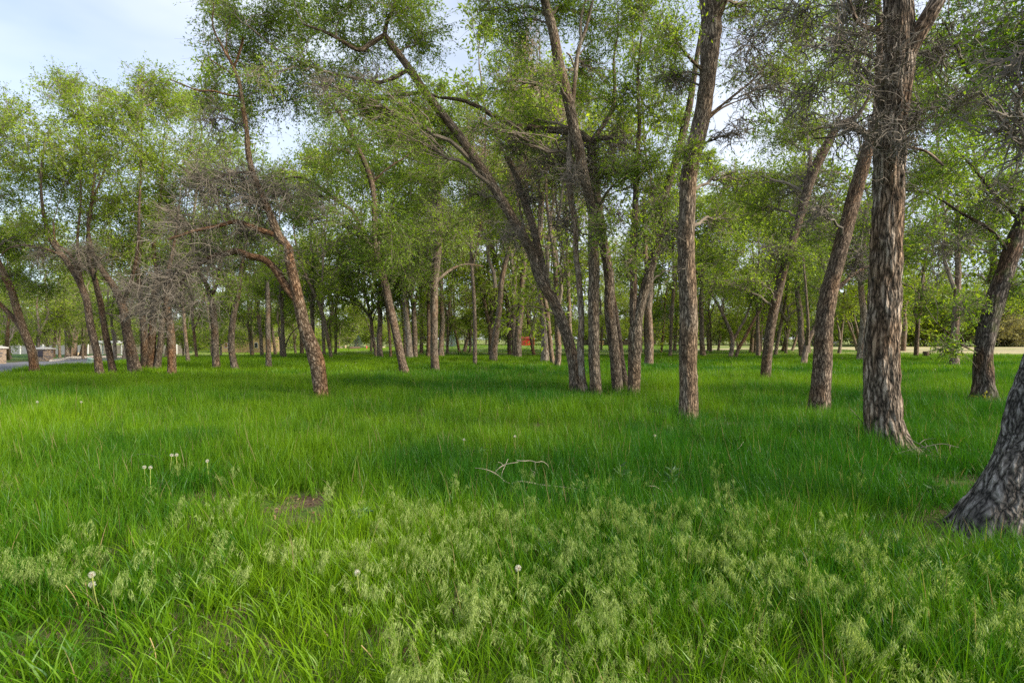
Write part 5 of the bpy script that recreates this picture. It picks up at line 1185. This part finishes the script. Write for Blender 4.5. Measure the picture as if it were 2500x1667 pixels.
# ------------------------------------------------------------------ grass
def blade(mb, base, h, w, lean, bend, rng, k=4, tint=None):
    """n blades: base (n,3) -> ribbons with a pointed tip; bark.z carries the height along the blade"""
    n = len(base); t = np.linspace(0, 1, k + 1)[None, :, None]
    d = np.stack([np.cos(lean), np.sin(lean), np.zeros(n)], -1)[:, None, :]
    hh = h[:, None, None]; bb = bend[:, None, None]
    up = np.array([0, 0, 1.])
    c = base[:, None, :] + up * hh * (t - .32 * np.clip(bb, 0, 1.3) * t ** 2.4) + d * hh * (.10 * t + bb * t ** 2 * .62)
    fa = rng.uniform(0, 6.283, n); s = np.stack([np.cos(fa), np.sin(fa), np.zeros(n)], -1)[:, None, :]
    wd_ = w[:, None, None] * np.maximum(1 - t ** 1.8, .04) * (.65 + .7 * t * (1 - t) * 2)
    V = np.stack([c - s * wd_ * .5, c + s * wd_ * .5], 2)          # n,k+1,2,3
    i = np.arange(k)[None, :] * 2 + (np.arange(n) * (k + 1) * 2)[:, None]
    Q = np.stack([i, i + 1, i + 3, i + 2], -1).reshape(-1, 4)
    B = np.zeros(V.shape); B[..., 2] = t
    ti = rng.random(n) if tint is None else tint
    mb.add(V, Q, B, np.repeat(ti, (k + 1) * 2))

def tuft(seed, n, rad, h, w, bend, k=4, dry=0.0):
    rg = np.random.default_rng(seed); mb = MB()
    q = np.sqrt(rg.random(n)) * rad; a_ = rg.uniform(0, 6.283, n)
    base = np.stack([q * np.cos(a_), q * np.sin(a_), np.full(n, -.02)], -1)
    lean = a_ + rg.normal(0, .9, n); ti = np.minimum(rg.random(n), .94); ti[rg.random(n) < dry] = 1.0
    blade(mb, base, rg.uniform(*h, n), rg.uniform(*w, n), lean, rg.uniform(*bend, n), rg, k, ti)
    return bpy.data.objects.new('tuft', mb.mesh('tuft', GRASS))

def headed(seed, stems, h, big=1.0):
    """cheatgrass: thin stems that nod to one side under drooping, silky seed heads"""
    rg = np.random.default_rng(seed); mb = MB(); sb = MB()
    n = 16; q = np.sqrt(rg.random(n)) * .09; a_ = rg.uniform(0, 6.283, n)
    blade(mb, np.stack([q * np.cos(a_), q * np.sin(a_), np.full(n, -.02)], -1), rg.uniform(.10, .26, n), rg.uniform(.0028, .005, n), a_, rg.uniform(.1, .9, n), rg, 3, np.minimum(rg.random(n), .94))
    for s_ in range(stems):
        b = np.array([rg.normal(0, .05), rg.normal(0, .05), -.02]); hh = rg.uniform(*h); an = rg.normal(.15, .65)   # heads nod mostly one way
        dr = np.array([math.cos(an), math.sin(an), 0]); t = np.linspace(0, 1, 9)
        c = b + np.outer(t, [0, 0, hh]) + np.outer(t ** 3.2, dr * hh * .30) - np.outer(np.maximum(t - .72, 0) ** 1.6, [0, 0, hh * .55]) + np.outer(t, rg.normal(0, .02, 3) * [1, 1, 0])
        tubes(mb, c[None], np.linspace(.0013, .0006, 9)[None], 3, rg, np.array([.55]))
        m_ = rg.integers(19, 28); ts = rg.uniform(.60, 1.0, m_); p0 = along(c[None], ts[None])[0]
        d0 = dr * rg.uniform(.2, 1.0, (m_, 1)) + rg.normal(size=(m_, 3)) * .28; l0 = rg.uniform(.012, .032, (m_, 1)) * big
        p1 = p0 + d0 * l0 * .7 + np.array([0, 0, .004]); p2 = p1 + (d0 * .35 + np.array([0, 0, -.9]) + rg.normal(size=(m_, 3)) * .18) * l0 * .6
        tubes(sb, np.stack([p0, p1, p2], 1), np.full((m_, 3), .00045), 3, rg, np.full(m_, .4))
        dd = unit(dr * .35 + np.array([0, 0, -1.0]) + rg.normal(size=(m_, 3)) * .26); ll = rg.uniform(.015, .026, m_) * big
        leaves(sb, p2, dd, ll, rg, .29, np.clip(rg.normal(.55, .2, m_), 0, .94))
        e_ = p2 + dd * ll[:, None] * .55; aw = 4; d3 = unit(np.repeat(dd, aw, 0) + rg.normal(size=(m_ * aw, 3)) * .22)
        leaves(sb, np.repeat(e_, aw, 0), d3, rg.uniform(.014, .026, m_ * aw) * big, rg, .055, np.clip(rg.normal(.75, .15, m_ * aw), 0, .94))
    g_ = mb.mesh('headed', GRASS); g2 = sb.mesh('seed', SEED)
    o = bpy.data.objects.new('headed_grass', g_); o2 = bpy.data.objects.new('seed_heads', g2)
    return o, o2

lush = [tuft(300 + i, 26, .10, (.20, .40), (.0045, .0085), (.05, .75), 4, .02) for i in range(6)]
short = [tuft(320 + i, 30, .11, (.07, .20), (.0025, .005), (.1, .9), 3, .06) for i in range(4)]
broad = [tuft(340 + i, 11, .09, (.16, .34), (.009, .015), (.1, .95), 5, .02) for i in range(4)]
far = [tuft(360 + i, 46, .42, (.18, .36), (.013, .024), (.05, .6), 3, .02) for i in range(4)]
vfar = [tuft(380 + i, 50, .80, (.10, .24), (.024, .04), (.05, .6), 2, .05) for i in range(3)]
dry = [tuft(390 + i, 12, .12, (.02, .10), (.003, .006), (.4, 1.3), 3, 1.0) for i in range(2)]
hd_ = [headed(400 + i, 5, (.24, .36), 1.0) for i in range(5)] + [headed(420 + i, 4, (.26, .40), 1.25) for i in range(3)]

def scatter(name, pts, kinds, idx, tint, scl, rng, label=None):
    """one ground-cover object: points that each carry one of the tufts"""
    n = len(pts); me = bpy.data.meshes.new(name); me.vertices.add(n); me.vertices.foreach_set('co', np.asarray(pts, np.float32).ravel()); me.update()
    def at_(nm, ty, v, key='value'): me.attributes.new(nm, ty, 'POINT').data.foreach_set(key, np.asarray(v, np.int32 if ty == 'INT' else np.float32).ravel())
    at_('pick', 'INT', idx); at_('gtint', 'FLOAT', tint); at_('size', 'FLOAT_VECTOR', scl, 'vector')
    rot = np.stack([rng.normal(0, .07, n), rng.normal(0, .07, n), rng.uniform(0, 6.283, n)], -1); at_('turn', 'FLOAT_VECTOR', rot, 'vector')
    o = bpy.data.objects.new(name, me); COL.objects.link(o); tag(o, label, None, None, 'stuff')
    g = bpy.data.node_groups.new(name, 'GeometryNodeTree')
    g.interface.new_socket('Geometry', in_out='INPUT', socket_type='NodeSocketGeometry'); g.interface.new_socket('Geometry', in_out='OUTPUT', socket_type='NodeSocketGeometry')
    N = g.nodes.new; K = g.links.new; gi, go = N('NodeGroupInput'), N('NodeGroupOutput'); jn = N('GeometryNodeJoinGeometry')
    def na(nm, ty):
        q = N('GeometryNodeInputNamedAttribute'); q.data_type = ty; q.inputs[0].default_value = nm; return q.outputs[0]
    e2r = N('FunctionNodeEulerToRotation'); K(na('turn', 'FLOAT_VECTOR'), e2r.inputs[0]); pk, sz = na('pick', 'INT'), na('size', 'FLOAT_VECTOR')
    for i, kd in enumerate(kinds):
        for tf in (kd if isinstance(kd, tuple) else (kd,)):
            oi = N('GeometryNodeObjectInfo'); oi.inputs['Object'].default_value = tf
            cp = N('FunctionNodeCompare'); cp.data_type = 'INT'; cp.operation = 'EQUAL'
            ci = [s_ for s_ in cp.inputs if s_.type == 'INT']; K(pk, ci[0]); ci[1].default_value = i
            ip = N('GeometryNodeInstanceOnPoints'); K(gi.outputs[0], ip.inputs['Points']); K(cp.outputs[0], ip.inputs['Selection']); K(oi.outputs['Geometry'], ip.inputs['Instance']); K(e2r.outputs[0], ip.inputs['Rotation']); K(sz, ip.inputs['Scale']); K(ip.outputs[0], jn.inputs[0])
    K(jn.outputs[0], go.inputs[0])
    o.modifiers.new('scatter', 'NODES').node_group = g
    return o

# what grows where -----------------------------------------------------------------
def wedge(rng, d0, d1, n, pad=2.2):
    d = np.sqrt(rng.uniform(d0 * d0, d1 * d1, n)); x = rng.uniform(-1, 1, n) * (d * 1.06 + pad); return x, d
BARE = [(G(755, 1255), .50, .40), (G(735, 1240), .35, .3), (G(470, 1235), .35, .25), (G(1095, 1455), .2, .14), (G(120, 1560), .2, .1), (G(2335, 1185), .42, .6), (G(2285, 1125), .42, .35), (G(2350, 1300), .4, .35), (G(620, 1610), .15, .06)]
def bare(x, y):
    b = np.zeros_like(x)
    for c, rx, ry in BARE:
        q = ((x - c[0]) / rx) ** 2 + ((y - c[1]) / ry) ** 2
        b = np.maximum(b, np.exp(-q * (.7 + .6 * vn2(x, y, 5.0, 3))))
    return b
def zone(x, y):
    """tint 0 deep blue-green .. 1 bright yellow-green; canopy shade mixed into the middle ground beside species"""
    u = x / y
    t = .36 - .10 * S((y - 4.8) / 1.5) * S((20 - y) / 8) + .65 * (vn2(x, y, .22, 11) - .5) + .55 * (vn2(x, y, .9, 4) - .5) + .3 * (vn2(x, y, 3.1, 14) - .5)
    t = t + .32 * S((-u + .05) / .45) - .20 * S((u + .05) / .3) * S((14 - y) / 6) * S((y - 4.5) / 2) + .16 * S((y - 22) / 25) + .18 * S((5.5 - y) / 2.0) * S((u + .75) / .4)
    return np.clip(t, .02, 1)
def blocked(x, y):
    """no tall grass on the lane, lawn, gravel and dry field"""
    v = HY + (EYE - H(x, y)) * F / y; u = CX + x * F / y
    lane = (u < 480) & (v < np.interp(u, [-400, 0, 40, 110, 205, 330, 480], [945, 925, 905, 897, 891, 880, 866]))
    tan = (u > 1690) & (v < np.interp(u, [1700, 2030, 2130, 2240, 2600], [856, 852, 858, 862, 867]))
    return lane | tan

rg = np.random.default_rng(2024)
TR_XY = [(o.location.x, o.location.y) for o in COL.objects if o.name.startswith('tree') and o.parent is None and o.location.y < 14]
def mk(name, d0, d1, dens, kinds, chooser, sclr, flat=0.0, pad=2.2):
    area = 1.06 * (d1 * d1 - d0 * d0) + 2 * pad * (d1 - d0); n = int(area * dens)
    x, y = wedge(rg, d0, d1, n, pad); keep = ~blocked(x, y); x, y = x[keep], y[keep]
    p_, idx = chooser(x, y); k = rg.random(len(x)) < p_; x, y, idx = x[k], y[k], idx[k]
    s_ = sclr(x, y); tt = zone(x, y) + rg.normal(0, .09, len(x))
    scl = np.stack([s_ * 0 + rg.uniform(.85, 1.2, len(x)), s_ * 0 + rg.uniform(.85, 1.2, len(x)), s_], -1)
    return scatter(name, np.stack([x, y, H(x, y)], -1), kinds, idx, np.clip(tt, 0, 1), scl, rg)

def hscale(x, y):
    return (.50 + .75 * vn2(x, y, .55, 21) + .42 * vn2(x, y, 2.2, 9)) * rg.uniform(.75, 1.2, len(x)) * (1 - .75 * bare(x, y)) * (.72 + .28 * S((y - 4.2) / 2.2))
def near_pick(x, y):
    u = x / y; lf = S((-u - .15) / .5) * S((5.2 - y) / 2)
    r = rg.random(len(x)); i = rg.integers(0, 6, len(x))
    i = np.where(r < .18 + .35 * lf, 6 + rg.integers(0, 4, len(x)), i); i = np.where(r > .93 - .28 * lf * S((3.9 - y) / .8) - .05 * S((3.6 - y)), 10 + rg.integers(0, 4, len(x)), i)
    dn = (.55 + .9 * vn2(x, y, 1.4, 31)) * (1 - .9 * np.clip(bare(x, y) * 1.2, 0, 1)) 
    
    return np.clip(dn, 0, 1), i
mk('grass', 1.2, 9.0, 105, lush + short + broad, near_pick, hscale)
def mid_pick(x, y):
    i = rg.integers(0, 6, len(x)); r = rg.random(len(x)); i = np.where(r < .10, 6 + rg.integers(0, 4, len(x)), i)
    return .55 + .45 * vn2(x, y, .8, 31), i
mk('grass', 9.0, 22.0, 48, lush + short, mid_pick, lambda x, y: hscale(x, y) * 1.05)
def far_pick(x, y): return .5 + .5 * vn2(x, y, .3, 31), rg.integers(0, 4, len(x))
mk('grass', 19.0, 56.0, 6.0, far, far_pick, lambda x, y: (.55 + .7 * vn2(x, y, .25, 5)) * rg.uniform(.7, 1.2, len(x)) * (1 - .55 * S((y - 42) / 12)))
mk('grass', 48.0, 150.0, 1.1, vfar, lambda x, y: (.35 + .5 * vn2(x, y, .1, 8), rg.integers(0, 3, len(x))), lambda x, y: rg.uniform(.35, .9, len(x)))
mk('grass', 1.2, 4.6, 110, short + broad, lambda x, y: (S((4.6 - y) / .8) * (1 - .8 * bare(x, y)), rg.integers(0, 7, len(x))), lambda x, y: rg.uniform(.5, 1.0, len(x)))
# nodding seed heads
def head_pick(x, y):
    u = x / y; m = S((5.5 - y) / .8) * S((u + .36) / .26)
    m = np.maximum(m, .5 * S((4.6 - y) / .8) * S((y - 2.6) / .4) * S((-u) / .1))
    m = np.maximum(m, .07); m = m * (1 - .95 * S((u - .36) / .12) * S((y - 3.95) / .4)) * (1 - bare(x, y) * .8) * (1 - .97 * S((u - .66) / .08) * S((y - 3.2) / .3))
    m = m * (.35 + 1.1 * S((vn2(x, y, .9, 41) - .25) / .4)) * np.where((y < 3.4) & (u < -.25), .25, 1)
    far_ = S((y - 5.6) / .5); m = m * (1 - .9 * far_)
    big = (u > .25) & (y < 4.3); i = np.where(big & (rg.random(len(x)) < .6), 5 + rg.integers(0, 3, len(x)), rg.integers(0, 5, len(x)))
    return np.clip(m, 0, 1), i
mk('grass', 1.2, 8.5, 36, hd_, head_pick, lambda x, y: rg.uniform(.58, 1.08, len(x)))
# dry thatch and leaf litter on the soil
mk('litter', 1.2, 9.0, 20, dry, lambda x, y: (np.clip(.25 + 1.4 * bare(x, y), 0, 1), rg.integers(0, 2, len(x))), lambda x, y: rg.uniform(.6, 1.3, len(x)))
n = 16000; x, y = wedge(rg, 1.5, 9.5, n); k = rg.random(n) < np.clip(.22 + 1.5 * bare(x, y), 0, 1); x, y = x[k], y[k]; mb = MB()
dv = rg.normal(size=(len(x), 3)) * [1, 1, .25]; leaves(mb, np.stack([x, y, H(x, y) + rg.uniform(.006, .03, len(x))], -1), dv, rg.uniform(.02, .055, len(x)), rg, .42)
M['litter'] = leafmat('leaf_litter', (.10, .055, .033), (.26, .17, .10), .1)
o = tag(ob('leaf_litter', mb.mesh('leaf_litter', M['litter'])), kind='stuff'); o['tone'] = .4

# broad-leaved weeds between the grass
M['weed'] = leafmat('weed_leaf', (.06, .13, .045), (.12, .20, .075), .3)
for j, (u, v, s_, lab) in enumerate([(1514, 1205, .30, 'soft grey-green broad-leaved weed right of the fallen branch, left of its twin'), (1640, 1215, .28, 'soft grey-green broad-leaved weed right of the fallen branch, right of its twin'), (886, 1290, .16, 'small rosette of blue-green leaves beside the bare patch'), (2285, 1230, .18, 'small leafy weed in the litter left of the grey trunk foot'), (1170, 1130, .2, 'dark leafy weed left behind the fallen branch')]):
    c = G(u, v); rgw = np.random.default_rng(j); mb = MB(); n = 22; a_ = rgw.uniform(0, 6.28, n); zz = rgw.uniform(.1, 1, n) * s_
    dd = np.stack([np.cos(a_), np.sin(a_), rgw.uniform(.1, .7, n)], -1); leaves(mb, c + np.stack([np.zeros(n), np.zeros(n), zz], -1), dd, rgw.uniform(.08, .15, n) * (1.3 - zz / s_ * .6), rgw, .30)
    rt = empty('weed', c); tag(rt, lab, 'weed'); o = part(rt, 'leaf_cluster', mb, M['weed'], kind='stuff'); o['tone'] = .4
    mb = MB(); stem(mb, np.array([c - [0, 0, .02], c + [.005, 0, s_ * .5], c + [0, 0, s_]]), np.array([.005, .004, .002]), 6, .04, j + 1); part(rt, 'stalk', mb, M['stalk'], True)
# yellow-green shoots on the swollen foot of the right-hand trunk
c = P(2408, 972, gd(2396, 985, .05) - .30); mb = MB(); rgw = np.random.default_rng(3); n = 40
leaves(mb, c + rgw.normal(size=(n, 3)) * [.13, .04, .07], rgw.normal(size=(n, 3)) + [0, -.3, .3], rgw.uniform(.04, .08, n), rgw, .45)
M['shoot'] = leafmat('yellow_shoot', (.30, .30, .02), (.50, .45, .03), .4)
tag(ob('sprout', mb.mesh('sprout', M['shoot'])), 'tuft of yellow-green sprouting leaves at the knobbly foot of the dark right-hand trunk', 'sprout')
